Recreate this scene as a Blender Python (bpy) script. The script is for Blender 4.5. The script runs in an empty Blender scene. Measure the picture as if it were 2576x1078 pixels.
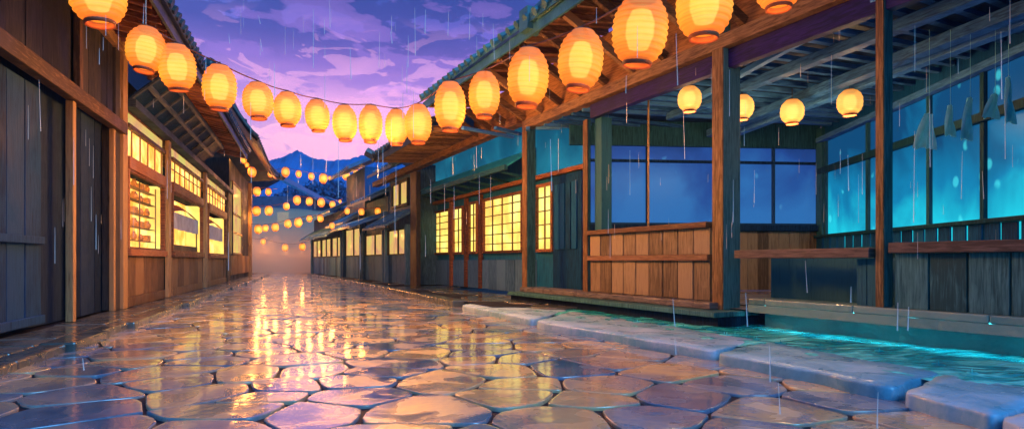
import bpy, math, random
from mathutils import Vector
random.seed(7)
sc = bpy.context.scene
C = sc.collection
R = math.radians

# ------------------------------------------------------------------ camera
EYE, F, CX, HY = 0.9, 1500.0, 1287.5, 655.0
cam_d = bpy.data.cameras.new('camera'); cam = bpy.data.objects.new('camera', cam_d); C.objects.link(cam)
cam.location = (0, 0, EYE); cam.rotation_euler = (R(90), 0, 0)
cam_d.sensor_width = 36; cam_d.lens = 36 * F / 2575; cam_d.shift_y = (HY - 539) / 2575
cam_d.clip_end = 3000; cam_d.clip_start = 0.05
sc.camera = cam

# ------------------------------------------------------------------ sky
w = bpy.data.worlds.new('World'); sc.world = w; w.use_nodes = True
nt = w.node_tree; nt.nodes.clear()
def N(nt, t, **k):
    n = nt.nodes.new(t)
    for a, b in k.items(): setattr(n, a, b)
    return n
def ramp(nt, stops, interp='LINEAR'):
    n = nt.nodes.new('ShaderNodeValToRGB'); cr = n.color_ramp; cr.interpolation = interp
    while len(cr.elements) < len(stops): cr.elements.new(0.5)
    for e, (p, c) in zip(cr.elements, stops):
        e.position = p; e.color = (*c, 1) if len(c) == 3 else c
    return n
def math_n(nt, op, a, b=None, clamp=False):
    n = nt.nodes.new('ShaderNodeMath'); n.operation = op; n.use_clamp = clamp
    for i, v in enumerate((a, b)):
        if v is None: continue
        if isinstance(v, (int, float)): n.inputs[i].default_value = v
        else: nt.links.new(v, n.inputs[i])
    return n.outputs[0]
def mixc(nt, fac, a, b, mode='MIX'):
    n = nt.nodes.new('ShaderNodeMix'); n.data_type = 'RGBA'; n.blend_type = mode
    for i, v in ((0, fac), (6, a), (7, b)):
        if isinstance(v, (int, float)): n.inputs[i].default_value = v
        elif isinstance(v, tuple): n.inputs[i].default_value = (*v, 1)
        else: nt.links.new(v, n.inputs[i])
    return n.outputs[2]
def build_sky():
    tc = N(nt, 'ShaderNodeTexCoord'); sep = N(nt, 'ShaderNodeSeparateXYZ')
    nt.links.new(tc.outputs['Generated'], sep.inputs[0])
    X, Y, Z = sep.outputs
    hz = ramp(nt, [(0.0, (1.0, .42, .58)), (.20, (1.3, .60, .78)), (.245, (1.15, .50, .86)), (.30, (.52, .22, .78)), (.345, (.19, .11, .56)),
                   (.395, (.04, .04, .28)), (.7, (.03, .08, .36))])
    nt.links.new(Z, hz.inputs[0])
    # dusk glow only round the direction in which the sun went down
    dot = math_n(nt, 'ADD', math_n(nt, 'MULTIPLY', Y, .975), math_n(nt, 'MULTIPLY', X, -.10))
    az = ramp(nt, [(.30, (0, 0, 0)), (.72, (.55,) * 3), (.93, (1, 1, 1))]); nt.links.new(dot, az.inputs[0])
    night = ramp(nt, [(0, (.03, .38, .72)), (.5, (.02, .22, .58)), (1, (.03, .12, .45))]); nt.links.new(Z, night.inputs[0])
    base = mixc(nt, az.outputs[0], night.outputs[0], hz.outputs[0])
    # clouds
    mp = N(nt, 'ShaderNodeMapping'); mp.inputs['Scale'].default_value = (1.0, 1.0, 2.7); mp.inputs['Location'].default_value = (.3, .1, .07)
    nt.links.new(tc.outputs['Generated'], mp.inputs[0])
    def noise(scale, det, rough=.55, dist=.4):
        n = N(nt, 'ShaderNodeTexNoise'); n.inputs['Scale'].default_value = scale; n.inputs['Detail'].default_value = det
        n.inputs['Roughness'].default_value = rough; n.inputs['Distortion'].default_value = dist
        nt.links.new(mp.outputs[0], n.inputs['Vector']); return n.outputs[0]
    n1 = noise(8.0, 5); n2 = noise(13, 4, .5, .8); n3 = noise(7.0, 6, .6, .3)
    up = ramp(nt, [(.24, (0, 0, 0)), (.35, (1, 1, 1))]); nt.links.new(Z, up.inputs[0])
    low = ramp(nt, [(.10, (.9,) * 3), (.28, (.8,) * 3), (.37, (0,) * 3)]); nt.links.new(Z, low.inputs[0])
    m1 = ramp(nt, [(.43, (0, 0, 0)), (.445, (.8,) * 3), (.6, (1,) * 3)]); nt.links.new(n1, m1.inputs[0])
    c1 = mixc(nt, math_n(nt, 'MULTIPLY', m1.outputs[0], math_n(nt, 'MULTIPLY', up.outputs[0], .85)), base, (.035, .028, .20))
    mid = ramp(nt, [(.08, (.15,) * 3), (.2, (.75,) * 3), (.33, (.9,) * 3), (.42, (.4,) * 3)]); nt.links.new(Z, mid.inputs[0])
    m3 = ramp(nt, [(.50, (0, 0, 0)), (.525, (.75,) * 3), (.62, (1,) * 3)]); nt.links.new(n3, m3.inputs[0])
    c2 = mixc(nt, math_n(nt, 'MULTIPLY', m3.outputs[0], math_n(nt, 'MULTIPLY', mid.outputs[0], .75)), c1, (.36, .17, .62))
    m2 = ramp(nt, [(.52, (0, 0, 0)), (.54, (.8,) * 3), (.66, (1,) * 3)]); nt.links.new(n2, m2.inputs[0])
    c3 = mixc(nt, math_n(nt, 'MULTIPLY', m2.outputs[0], math_n(nt, 'MULTIPLY', low.outputs[0], .8)), c2, (1.1, .48, .80))
    cl = mixc(nt, math_n(nt, 'MULTIPLY', az.outputs[0], 1), base, c3)
    # the physical sky of a sun just below the rim of the hills, very faint
    sky = N(nt, 'ShaderNodeTexSky', sky_type='NISHITA'); sky.sun_disc = False
    sky.sun_elevation = R(1.0); sky.sun_rotation = R(-8)
    b1 = N(nt, 'ShaderNodeBackground'); b1.inputs[1].default_value = 1.1; nt.links.new(cl, b1.inputs[0])
    b2 = N(nt, 'ShaderNodeBackground'); b2.inputs[1].default_value = .006; nt.links.new(sky.outputs[0], b2.inputs[0])
    ad = N(nt, 'ShaderNodeAddShader'); out = N(nt, 'ShaderNodeOutputWorld')
    nt.links.new(b1.outputs[0], ad.inputs[0]); nt.links.new(b2.outputs[0], ad.inputs[1]); nt.links.new(ad.outputs[0], out.inputs[0])
build_sky()
sd = bpy.data.lights.new('blue_fill', 'SUN'); so = bpy.data.objects.new('blue_fill', sd); C.objects.link(so)  # blue fill light, added to lift the ambient and model shapes
sd.energy = 2.4; sd.angle = R(25); sd.color = (.18, .55, 1.0); so.rotation_euler = (R(50), 0, R(34))
sc.view_settings.view_transform = 'Standard'; sc.view_settings.look = 'None'; sc.view_settings.exposure = 0.15; sc.view_settings.gamma = 1
sc.cycles.use_denoising = True; sc.cycles.sample_clamp_indirect = 6; sc.cycles.volume_bounces = 1
sc.cycles.max_bounces = 6; sc.cycles.transparent_max_bounces = 16; sc.cycles.caustics_reflective = False; sc.cycles.caustics_refractive = False

# ------------------------------------------------------------------ materials
M = {}
def new_mat(name):
    m = bpy.data.materials.new(name); m.use_nodes = True; t = m.node_tree
    return m, t, t.nodes['Principled BSDF']
def coords(t, sx=1, sy=1, sz=1, kind='Object'):
    tc = N(t, 'ShaderNodeTexCoord'); mp = N(t, 'ShaderNodeMapping'); mp.inputs['Scale'].default_value = (sx, sy, sz)
    t.links.new(tc.outputs[kind], mp.inputs[0]); return mp.outputs[0]
def noise(t, vec, scale, detail=4, rough=.55, dist=0):
    n = N(t, 'ShaderNodeTexNoise'); t.links.new(vec, n.inputs['Vector']); n.inputs['Scale'].default_value = scale
    n.inputs['Detail'].default_value = detail; n.inputs['Roughness'].default_value = rough; n.inputs['Distortion'].default_value = dist
    return n.outputs[0]
def bump(t, b, h, strength=.3, dist=.02):
    n = N(t, 'ShaderNodeBump'); n.inputs['Strength'].default_value = strength; n.inputs['Distance'].default_value = dist
    t.links.new(h, n.inputs['Height']); t.links.new(n.outputs[0], b.inputs['Normal'])
def wood(name, dark, light, horiz=False, rough=.6, spec=.28, wet=.15):
    m, t, b = new_mat(name)
    v = coords(t, 1.5, 1.5, 14) if horiz else coords(t, 16, 16, 1.0)
    g = noise(t, v, 3.2, 5, .6, .6); v2 = coords(t); blotch = noise(t, v2, 1.1, 3, .55, .5)
    at = N(t, 'ShaderNodeAttribute'); at.attribute_name = 'tint'
    knots = noise(t, coords(t, 3.0, 3.0, .9) if not horiz else coords(t, .9, .9, 5), 2.3, 5, .7, 1.6)
    g2_ = math_n(t, 'ADD', math_n(t, 'MULTIPLY', g, .60), math_n(t, 'MULTIPLY', knots, .22))
    s = math_n(t, 'ADD', g2_, math_n(t, 'MULTIPLY', blotch, .20))
    s = math_n(t, 'ADD', s, math_n(t, 'MULTIPLY', math_n(t, 'SUBTRACT', at.outputs['Fac'], .5), .28))
    mid = tuple((a + c) / 2 * .95 for a, c in zip(dark, light))
    r = ramp(t, [(.38, tuple(c * .6 for c in dark)), (.44, dark), (.52, mid), (.62, light)]); t.links.new(s, r.inputs[0])
    t.links.new(r.outputs[0], b.inputs['Base Color'])
    rr = ramp(t, [(.35, (rough - wet,) * 3), (.6, (rough + .1,) * 3)]); t.links.new(blotch, rr.inputs[0]); t.links.new(rr.outputs[0], b.inputs['Roughness'])
    b.inputs['Specular IOR Level'].default_value = spec
    bump(t, b, g, .35, .012)
    M[name] = m
wood('plank_navy', (.003, .024, .08), (.012, .060, .17), rough=.7, spec=.12)
wood('plank_dark', (.003, .014, .045), (.012, .032, .085), rough=.7, spec=.12)
wood('post_dark', (.020, .022, .030), (.060, .052, .052), spec=.15)
wood('post_warm', (.12, .065, .030), (.34, .21, .10))
wood('beam_warm', (.11, .06, .030), (.30, .18, .09), horiz=True)
wood('frame_red', (.14, .05, .025), (.32, .125, .05), horiz=True)
wood('panel_olive', (.11, .06, .032), (.26, .15, .07))
wood('soffit', (.15, .065, .03), (.38, .19, .085), horiz=True)
wood('soffit_slat', (.15, .05, .028), (.32, .13, .07), horiz=True)
wood('lattice', (.018, .032, .055), (.05, .075, .12), horiz=True, spec=.15)
wood('bench_wood', (.12, .088, .058), (.26, .20, .135))
wood('rail_brown', (.075, .055, .055), (.17, .125, .115), horiz=True)
wood('rail_red', (.13, .065, .04), (.25, .14, .085), horiz=True)
wood('beam_purple', (.010, .006, .09), (.025, .012, .18), horiz=True)
wood('ceiling_navy', (.006, .03, .11), (.018, .06, .20), horiz=True, spec=.15)
wood('rafter_blue', (.025, .12, .38), (.07, .24, .62), horiz=True, spec=.15)
wood('teal_wood', (.006, .05, .085), (.02, .11, .17), spec=.15)
wood('teal_wall', (.003, .05, .16), (.008, .10, .28), spec=.15)
wood('blue_wall', (.006, .10, .26), (.02, .20, .42), spec=.15)
wood('grey_blue_wall', (.035, .11, .23), (.10, .23, .42), spec=.15)
wood('post_teal', (.025, .10, .125), (.075, .21, .25), spec=.15)
wood('deck', (.07, .07, .075), (.19, .17, .18), horiz=True, rough=.3)
def tile_mat(name, dark, light, rough=.35):
    m, t, b = new_mat(name); v = coords(t)
    n = noise(t, v, 2.5, 5, .6, .3); r = ramp(t, [(.35, dark), (.65, light)]); t.links.new(n, r.inputs[0])
    t.links.new(r.outputs[0], b.inputs['Base Color']); b.inputs['Roughness'].default_value = rough
    bump(t, b, noise(t, v, 18, 3), .25, .02); M[name] = m
tile_mat('tile_teal', (.02, .10, .13), (.06, .22, .26))
tile_mat('tile_dark', (.015, .022, .03), (.055, .07, .085))
tile_mat('tile_blue', (.02, .09, .20), (.06, .19, .34), .5)
tile_mat('teal_awning', (.01, .26, .36), (.04, .50, .60), .4)
tile_mat('plaster_mauve', (.05, .07, .14), (.10, .13, .24), .8)
tile_mat('plaster_navy', (.03, .05, .12), (.06, .09, .2), .8)
tile_mat('iron', (.02, .018, .018), (.06, .05, .045), .4)
tile_mat('cord', (.12, .03, .02), (.22, .07, .04), .6)
tile_mat('rim_red', (.22, .045, .02), (.36, .10, .04), .5)
tile_mat('jar_clay', (.45, .2, .07), (.7, .4, .16), .4)
tile_mat('cloth_white', (.55, .5, .45), (.8, .76, .7), .8)
def thin_cloth(name, c):
    m = bpy.data.materials.new(name); m.use_nodes = True; t = m.node_tree; t.nodes.clear()
    v = coords(t); r = ramp(t, [(.35, tuple(k * .75 for k in c)), (.65, c)]); t.links.new(noise(t, v, 6, 3), r.inputs[0])
    d = N(t, 'ShaderNodeBsdfDiffuse'); l = N(t, 'ShaderNodeBsdfTranslucent'); t.links.new(r.outputs[0], d.inputs[0]); t.links.new(r.outputs[0], l.inputs[0])
    mx = N(t, 'ShaderNodeMixShader'); mx.inputs[0].default_value = .5; t.links.new(d.outputs[0], mx.inputs[1]); t.links.new(l.outputs[0], mx.inputs[2])
    o = N(t, 'ShaderNodeOutputMaterial'); t.links.new(mx.outputs[0], o.inputs[0]); M[name] = m
thin_cloth('cloth_teal', (.32, .72, .86))
tile_mat('awning_red', (.35, .07, .03), (.5, .13, .05), .7)

def glassy(name, c1, c2):
    m, t, b = new_mat(name); v = coords(t); r = ramp(t, [(.4, c1), (.6, c2)]); t.links.new(noise(t, v, 1.2, 3, .5, .8), r.inputs[0])
    t.links.new(r.outputs[0], b.inputs['Base Color']); b.inputs['Metallic'].default_value = .7; b.inputs['Roughness'].default_value = .22; M[name] = m
def stone_mat(name, stops, rough=(.10, .34), tint=True, bs=.35, sc_=1.0, coat=.7, spec=.7):
    m, t, b = new_mat(name); v = coords(t)
    at = N(t, 'ShaderNodeAttribute'); at.attribute_name = 'tint'
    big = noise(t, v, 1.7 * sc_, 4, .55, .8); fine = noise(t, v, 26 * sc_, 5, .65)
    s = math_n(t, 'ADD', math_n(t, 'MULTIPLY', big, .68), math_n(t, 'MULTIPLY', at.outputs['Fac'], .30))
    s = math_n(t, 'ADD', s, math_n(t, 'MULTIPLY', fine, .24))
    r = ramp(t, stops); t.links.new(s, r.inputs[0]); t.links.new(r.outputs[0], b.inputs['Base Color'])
    pud = noise(t, v, 2.6 * sc_, 3, .5, .4)
    rr = ramp(t, [(.42, (rough[0],) * 3), (.60, (rough[1],) * 3)]); t.links.new(pud, rr.inputs[0]); t.links.new(rr.outputs[0], b.inputs['Roughness'])
    b.inputs['Specular IOR Level'].default_value = spec
    b.inputs['Coat Weight'].default_value = coat; b.inputs['Coat Roughness'].default_value = .07
    h = math_n(t, 'ADD', math_n(t, 'MULTIPLY', noise(t, v, 5 * sc_, 2, .5, .6), 1.0), math_n(t, 'MULTIPLY', fine, .22))
    bump(t, b, h, bs, .05)
    n2 = N(t, 'ShaderNodeBump'); n2.inputs['Strength'].default_value = bs * .55; n2.inputs['Distance'].default_value = .05
    t.links.new(noise(t, v, 5 * sc_, 2, .5, .5), n2.inputs['Height']); t.links.new(n2.outputs[0], b.inputs['Coat Normal'])
    M[name] = m
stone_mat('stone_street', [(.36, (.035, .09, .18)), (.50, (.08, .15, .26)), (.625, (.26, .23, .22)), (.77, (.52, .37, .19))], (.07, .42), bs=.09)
stone_mat('stone_slab', [(.36, (.06, .22, .36)), (.55, (.13, .36, .54)), (.72, (.32, .50, .70))], (.25, .6), bs=.22, coat=.25, spec=.5)
stone_mat('stone_walk', [(.36, (.022, .035, .04)), (.55, (.05, .065, .07)), (.75, (.10, .10, .09))], (.15, .45))
stone_mat('stone_wall', [(.36, (.03, .12, .14)), (.55, (.07, .20, .22)), (.75, (.13, .27, .28))], (.3, .55))
stone_mat('mortar', [(.3, (.008, .012, .025)), (.8, (.016, .018, .03))], (.6, .8), coat=0, spec=.1)

def water_mat():
    m, t, b = new_mat('water'); v = coords(t, .8, 1.6, 1)
    n = noise(t, v, 2.2, 3, .55, 1.2)
    r = ramp(t, [(.38, (.005, .20, .28)), (.5, (.01, .42, .50)), (.62, (.16, .88, .92))]); t.links.new(n, r.inputs[0])  # pale cyan patches paint window reflections into the water colour
    t.links.new(r.outputs[0], b.inputs['Base Color']); b.inputs['Roughness'].default_value = .12
    b.inputs['Specular IOR Level'].default_value = .4
    bump(t, b, noise(t, v, 4.5, 3, .5, .9), .55, .07); M['water'] = m
water_mat()

def emit(name, stops, strength, scale=1.5, sx=1, sy=1, sz=1, detail=3, dist=.5, rough=.5):
    m = bpy.data.materials.new(name); m.use_nodes = True; t = m.node_tree; t.nodes.clear()
    v = coords(t, sx, sy, sz); n = noise(t, v, scale, detail, .5, dist)
    r = ramp(t, stops); t.links.new(n, r.inputs[0])
    e = N(t, 'ShaderNodeEmission'); t.links.new(r.outputs[0], e.inputs[0]); e.inputs[1].default_value = strength
    g = N(t, 'ShaderNodeBsdfGlossy'); g.inputs['Roughness'].default_value = .08; g.inputs[0].default_value = (.05, .05, .05, 1)
    a = N(t, 'ShaderNodeAddShader'); o = N(t, 'ShaderNodeOutputMaterial')
    t.links.new(e.outputs[0], a.inputs[0]); t.links.new(g.outputs[0], a.inputs[1]); t.links.new(a.outputs[0], o.inputs[0])
    M[name] = m
emit('lit_amber', [(.35, (1.0, .30, .035)), (.5, (1.0, .46, .085)), (.64, (1.0, .68, .20))], 1.75, 2.2)
emit('lit_paper', [(.35, (.85, .50, .10)), (.5, (.95, .68, .13)), (.65, (.95, .85, .24))], 1.35, 1.6)
emit('lit_dim', [(.35, (.60, .27, .14)), (.5, (.70, .42, .13)), (.65, (.62, .52, .12))], 1.05, 1.2)
emit('added_cyan_glow', [(.35, (.01, .70, .95)), (.65, (.06, .90, 1.0))], 13)  # emission for the strip added to brighten the pool water
emit('lit_core', [(.3, (1.0, .70, .16)), (.7, (1.0, .85, .30))], 1.9, 4)
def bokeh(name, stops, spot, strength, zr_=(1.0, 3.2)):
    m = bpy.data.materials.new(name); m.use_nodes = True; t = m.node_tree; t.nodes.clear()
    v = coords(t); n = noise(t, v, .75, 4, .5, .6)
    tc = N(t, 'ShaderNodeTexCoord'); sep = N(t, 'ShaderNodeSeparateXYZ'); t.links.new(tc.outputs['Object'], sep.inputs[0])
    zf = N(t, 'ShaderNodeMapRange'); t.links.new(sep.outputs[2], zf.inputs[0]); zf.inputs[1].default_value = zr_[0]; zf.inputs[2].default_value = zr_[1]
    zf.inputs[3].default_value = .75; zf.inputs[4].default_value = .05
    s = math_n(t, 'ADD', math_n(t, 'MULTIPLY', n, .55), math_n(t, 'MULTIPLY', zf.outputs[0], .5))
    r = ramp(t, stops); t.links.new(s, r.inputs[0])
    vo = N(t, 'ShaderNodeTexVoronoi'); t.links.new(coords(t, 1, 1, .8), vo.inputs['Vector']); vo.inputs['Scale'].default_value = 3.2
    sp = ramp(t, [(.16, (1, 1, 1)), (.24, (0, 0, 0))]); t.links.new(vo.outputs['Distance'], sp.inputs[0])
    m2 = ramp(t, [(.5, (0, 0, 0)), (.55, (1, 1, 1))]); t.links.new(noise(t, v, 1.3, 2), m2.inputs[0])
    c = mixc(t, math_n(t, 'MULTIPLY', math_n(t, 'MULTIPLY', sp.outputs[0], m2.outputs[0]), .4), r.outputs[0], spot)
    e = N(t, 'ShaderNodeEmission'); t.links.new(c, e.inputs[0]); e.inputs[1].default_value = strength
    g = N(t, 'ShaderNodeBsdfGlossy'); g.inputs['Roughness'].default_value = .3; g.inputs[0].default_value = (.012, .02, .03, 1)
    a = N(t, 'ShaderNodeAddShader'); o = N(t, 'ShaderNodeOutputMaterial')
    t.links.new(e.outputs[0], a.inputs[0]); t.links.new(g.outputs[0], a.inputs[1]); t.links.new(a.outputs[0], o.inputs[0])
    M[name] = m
bokeh('blue_haze_glow', [(.35, (.010, .030, .13)), (.5, (.018, .07, .30)), (.65, (.03, .16, .46))], (.10, .42, .75), .85, (1.4, 4.2))  # emission painted as blue dusk haze seen through the pavilion openings
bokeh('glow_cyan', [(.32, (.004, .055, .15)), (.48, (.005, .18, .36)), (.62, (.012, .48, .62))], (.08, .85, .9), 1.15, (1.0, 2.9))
bokeh('sky_reflection_glow', [(.35, (.004, .06, .12)), (.5, (.008, .12, .22)), (.65, (.02, .26, .38))], (.03, .3, .4), .8, (2.0, 6.0))  # emission painted as sky reflected in the glass above the awning

def paper(name, s, deep, mid):
    m = bpy.data.materials.new(name); m.use_nodes = True; t = m.node_tree; t.nodes.clear()
    v = coords(t); n = noise(t, v, 5, 3, .5, .5)
    tc = N(t, 'ShaderNodeTexCoord'); sep = N(t, 'ShaderNodeSeparateXYZ'); t.links.new(tc.outputs['Object'], sep.inputs[0])
    az = math_n(t, 'ABSOLUTE', math_n(t, 'ADD', sep.outputs[2], .02))
    k = math_n(t, 'ADD', math_n(t, 'MULTIPLY', az, 3.0), math_n(t, 'MULTIPLY', math_n(t, 'SUBTRACT', n, .5), .7))
    ribs = math_n(t, 'SINE', math_n(t, 'MULTIPLY', math_n(t, 'ADD', sep.outputs[2], math_n(t, 'MULTIPLY', math_n(t, 'SUBTRACT', n, .5), .02)), 133.0))
    k = math_n(t, 'ADD', k, math_n(t, 'MULTIPLY', math_n(t, 'POWER', math_n(t, 'ABSOLUTE', ribs), 6.0), .22))
    r = ramp(t, [(.12, mid), (.62, deep)]); t.links.new(k, r.inputs[0])
    oi = N(t, 'ShaderNodeObjectInfo'); st_ = math_n(t, 'MULTIPLY', math_n(t, 'ADD', math_n(t, 'MULTIPLY', oi.outputs['Random'], .32), .84), s)
    e = N(t, 'ShaderNodeEmission'); t.links.new(r.outputs[0], e.inputs[0]); t.links.new(st_, e.inputs[1])
    tr = N(t, 'ShaderNodeBsdfTransparent'); tr.inputs[0].default_value = (1, .8, .45, 1)
    df = N(t, 'ShaderNodeBsdfDiffuse'); df.inputs[0].default_value = (.6, .3, .1, 1)
    a = N(t, 'ShaderNodeAddShader'); t.links.new(e.outputs[0], a.inputs[0]); t.links.new(df.outputs[0], a.inputs[1])
    mx = N(t, 'ShaderNodeMixShader'); mx.inputs[0].default_value = .30
    t.links.new(a.outputs[0], mx.inputs[1]); t.links.new(tr.outputs[0], mx.inputs[2])
    o = N(t, 'ShaderNodeOutputMaterial'); t.links.new(mx.outputs[0], o.inputs[0]); M[name] = m
paper('paper_lantern', .86, (1.0, .17, .012), (1.0, .44, .04))
paper('paper_small', .95, (1.0, .40, .08), (1.0, .60, .16))
def flat_mat(name, col, rough=.8):
    m, t, b = new_mat(name); v = coords(t, .02, .02, .05); n = noise(t, v, 2, 4)
    r = ramp(t, [(.35, tuple(c * .75 for c in col)), (.65, tuple(c * 1.2 for c in col))]); t.links.new(n, r.inputs[0])
    t.links.new(r.outputs[0], b.inputs['Base Color']); b.inputs['Roughness'].default_value = rough; M[name] = m
flat_mat('mountain', (.022, .15, .44))  # blue of the distant air is put into the hill colour
flat_mat('leaf_blue', (.02, .10, .26)); flat_mat('bark', (.03, .03, .05)); flat_mat('ground', (.03, .035, .04))
def rain_mat():
    m, t, b = new_mat('rain'); b.inputs['Base Color'].default_value = (.9, .95, 1, 1); b.inputs['Roughness'].default_value = .2
    b.inputs['Alpha'].default_value = .45; M['rain'] = m
rain_mat()

# ------------------------------------------------------------------ mesh builder and tagging
def tag(o, label=None, cat=None, group=None, kind=None):
    if label: o['label'] = label
    if cat: o['category'] = cat
    if group: o['group'] = group
    if kind: o['kind'] = kind
    return o
def empty(name, loc, label, cat, group=None):
    o = bpy.data.objects.new(name, None); C.objects.link(o); o.location = loc; o.empty_display_size = .1
    return tag(o, label, cat, group)
def wloc(o):
    v = Vector((0, 0, 0))
    while o is not None: v += o.location; o = o.parent
    return v
class Frame:
    def __init__(s, x0, m):
        L = math.hypot(m, 1); s.o = Vector((x0, 0, 0)); s.d = Vector((m / L, 1 / L, 0)); s.n = None
    def pt(s, u, w, z): return s.o + s.d * u + s.n * w + Vector((0, 0, z))
    def hit(s, px, py, w=0.0):
        a = (px - CX) / F; ox, oy = s.o.x + w * s.n.x, s.o.y + w * s.n.y
        u = (ox - a * oy) / (a * s.d.y - s.d.x); t = oy + u * s.d.y
        return u, EYE - (py - HY) / F * t
    def u(s, px, w=0.0): return s.hit(px, 0, w)[0]
    def z(s, px, py, w=0.0): return s.hit(px, py, w)[1]
LF = Frame(-3.17, -.3423); LF.n = Vector((LF.d.y, -LF.d.x, 0))
RF = Frame(6.76, -.5157); RF.n = Vector((-RF.d.y, RF.d.x, 0))
WF = Frame(5.51, .068); WF.n = Vector((-WF.d.y, WF.d.x, 0))     # cyan window wall inside the pavilion
KF = Frame(0, 0); KF.o = Vector((1.45, 11.85, 0)); KF.d = Vector((6.35 - 1.45, .45, 0)).normalized(); KF.n = Vector((KF.d.y, -KF.d.x, 0))
XY = Frame(0, 0); XY.o = Vector((0, 0, 0)); XY.d = Vector((1, 0, 0)); XY.n = Vector((0, -1, 0))
def P(px, py, d): return Vector(((px - CX) / F * d, d, EYE - (py - HY) / F * d))
def G(px, py, h=0.0):
    d = (EYE - h) * F / (py - HY); return Vector(((px - CX) / F * d, d, h))

class MB:
    def __init__(s): s.v = []; s.f = []; s.t = []
    def face_block(s, vs, fs, tint=None):
        b = len(s.v); tint = random.random() if tint is None else tint
        s.v += [Vector(v) for v in vs]; s.f += [tuple(b + i for i in f) for f in fs]; s.t += [tint] * len(fs); return s
    def box(s, fr, u0, u1, w0, w1, z0, z1, tint=None, z1b=None, z0b=None):
        """box in a frame; z1b/z0b: heights at u1 when the piece slopes"""
        z1b = z1 if z1b is None else z1b; z0b = z0 if z0b is None else z0b
        vs = [fr.pt(u0, w0, z0), fr.pt(u1, w0, z0b), fr.pt(u1, w1, z0b), fr.pt(u0, w1, z0),
              fr.pt(u0, w0, z1), fr.pt(u1, w0, z1b), fr.pt(u1, w1, z1b), fr.pt(u0, w1, z1)]
        return s.face_block(vs, [(0, 3, 2, 1), (4, 5, 6, 7), (0, 1, 5, 4), (1, 2, 6, 5), (2, 3, 7, 6), (3, 0, 4, 7)], tint)
    def bar(s, a, b, wd, ht, up=Vector((0, 0, 1)), tint=None):
        a, b = Vector(a), Vector(b); d = (b - a).normalized(); sd = d.cross(up)
        if sd.length < 1e-4: sd = d.cross(Vector((1, 0, 0)))
        sd.normalize(); u = sd.cross(d).normalized(); sd *= wd / 2; u *= ht / 2
        vs = [a - sd - u, a + sd - u, a + sd + u, a - sd + u, b - sd - u, b + sd - u, b + sd + u, b - sd + u]
        return s.face_block(vs, [(0, 1, 2, 3), (7, 6, 5, 4), (0, 4, 5, 1), (1, 5, 6, 2), (2, 6, 7, 3), (3, 7, 4, 0)], tint)
    def tube(s, pts, r, n=8, r2=None, tint=None, cap=True):
        pts = [Vector(p) for p in pts]; rings = []; m = len(pts)
        for i, p in enumerate(pts):
            d = (pts[min(i + 1, m - 1)] - pts[max(i - 1, 0)]).normalized()
            a = d.cross(Vector((0, 0, 1)));
            if a.length < 1e-3: a = Vector((1, 0, 0))
            a.normalize(); b = d.cross(a); rr = r if r2 is None else r + (r2 - r) * i / (m - 1)
            rings.append([p + (a * math.cos(2 * math.pi * k / n) + b * math.sin(2 * math.pi * k / n)) * rr for k in range(n)])
        vs = [v for rg in rings for v in rg]
        fs = [(i * n + k, i * n + (k + 1) % n, (i + 1) * n + (k + 1) % n, (i + 1) * n + k) for i in range(m - 1) for k in range(n)]
        if cap: fs += [tuple(range(n - 1, -1, -1)), tuple((m - 1) * n + k for k in range(n))]
        return s.face_block(vs, fs, tint)
    def lathe(s, prof, n=24, c=Vector((0, 0, 0)), tint=None, wob=0):
        vs = [Vector((c.x + r * math.cos(2 * math.pi * k / n), c.y + r * math.sin(2 * math.pi * k / n), c.z + z)) for r, z in prof for k in range(n)]
        fs = [(i * n + k, i * n + (k + 1) % n, (i + 1) * n + (k + 1) % n, (i + 1) * n + k) for i in range(len(prof) - 1) for k in range(n)]
        return s.face_block(vs, fs, tint)
    def slab(s, pts, thick, tint=None):
        """a plate over a (roughly) planar quad or polygon, thickened straight down"""
        n = len(pts); pts = [Vector(p) for p in pts]; dn = Vector((0, 0, -thick))
        return s.face_block(pts + [p + dn for p in pts], [tuple(range(n)), tuple(range(2 * n - 1, n - 1, -1))] +
                            [(i, n + i, n + (i + 1) % n, (i + 1) % n) for i in range(n)], tint)
    def build(s, name, mat, parent=None, smooth=False, bevel=0, origin=None):
        base = wloc(parent) if parent else (Vector(origin) if origin else Vector((0, 0, 0)))
        me = bpy.data.meshes.new(name); me.from_pydata([tuple(v - base) for v in s.v], [], s.f); me.update()
        at = me.attributes.new('tint', 'FLOAT', 'FACE'); at.data.foreach_set('value', s.t)
        me.materials.append(M[mat])
        if smooth: me.polygons.foreach_set('use_smooth', [True] * len(me.polygons))
        o = bpy.data.objects.new(name, me); C.objects.link(o)
        if parent: o.parent = parent
        elif origin: o.location = origin
        if bevel:
            md = o.modifiers.new('bevel', 'BEVEL'); md.width = bevel; md.segments = 2; md.limit_method = 'ANGLE'
        return o
def planks(fr, u0, u1, w, z0, z1, n, th=.03, gap=.012, jit=.006):
    mb = MB(); st = (u1 - u0) / n
    for i in range(n):
        j = random.uniform(-jit, jit)
        mb.box(fr, u0 + i * st + gap / 2, u0 + (i + 1) * st - gap / 2, w - th + j, w + j, z0, z1)
    return mb
def box_part(name, mat, parent, fr, *a, bevel=.008, **k):
    return MB().box(fr, *a, **k).build(name, mat, parent, bevel=bevel)
def struct(mb, name, mat, **k): return tag(mb.build(name, mat, **k), kind='structure')

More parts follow.
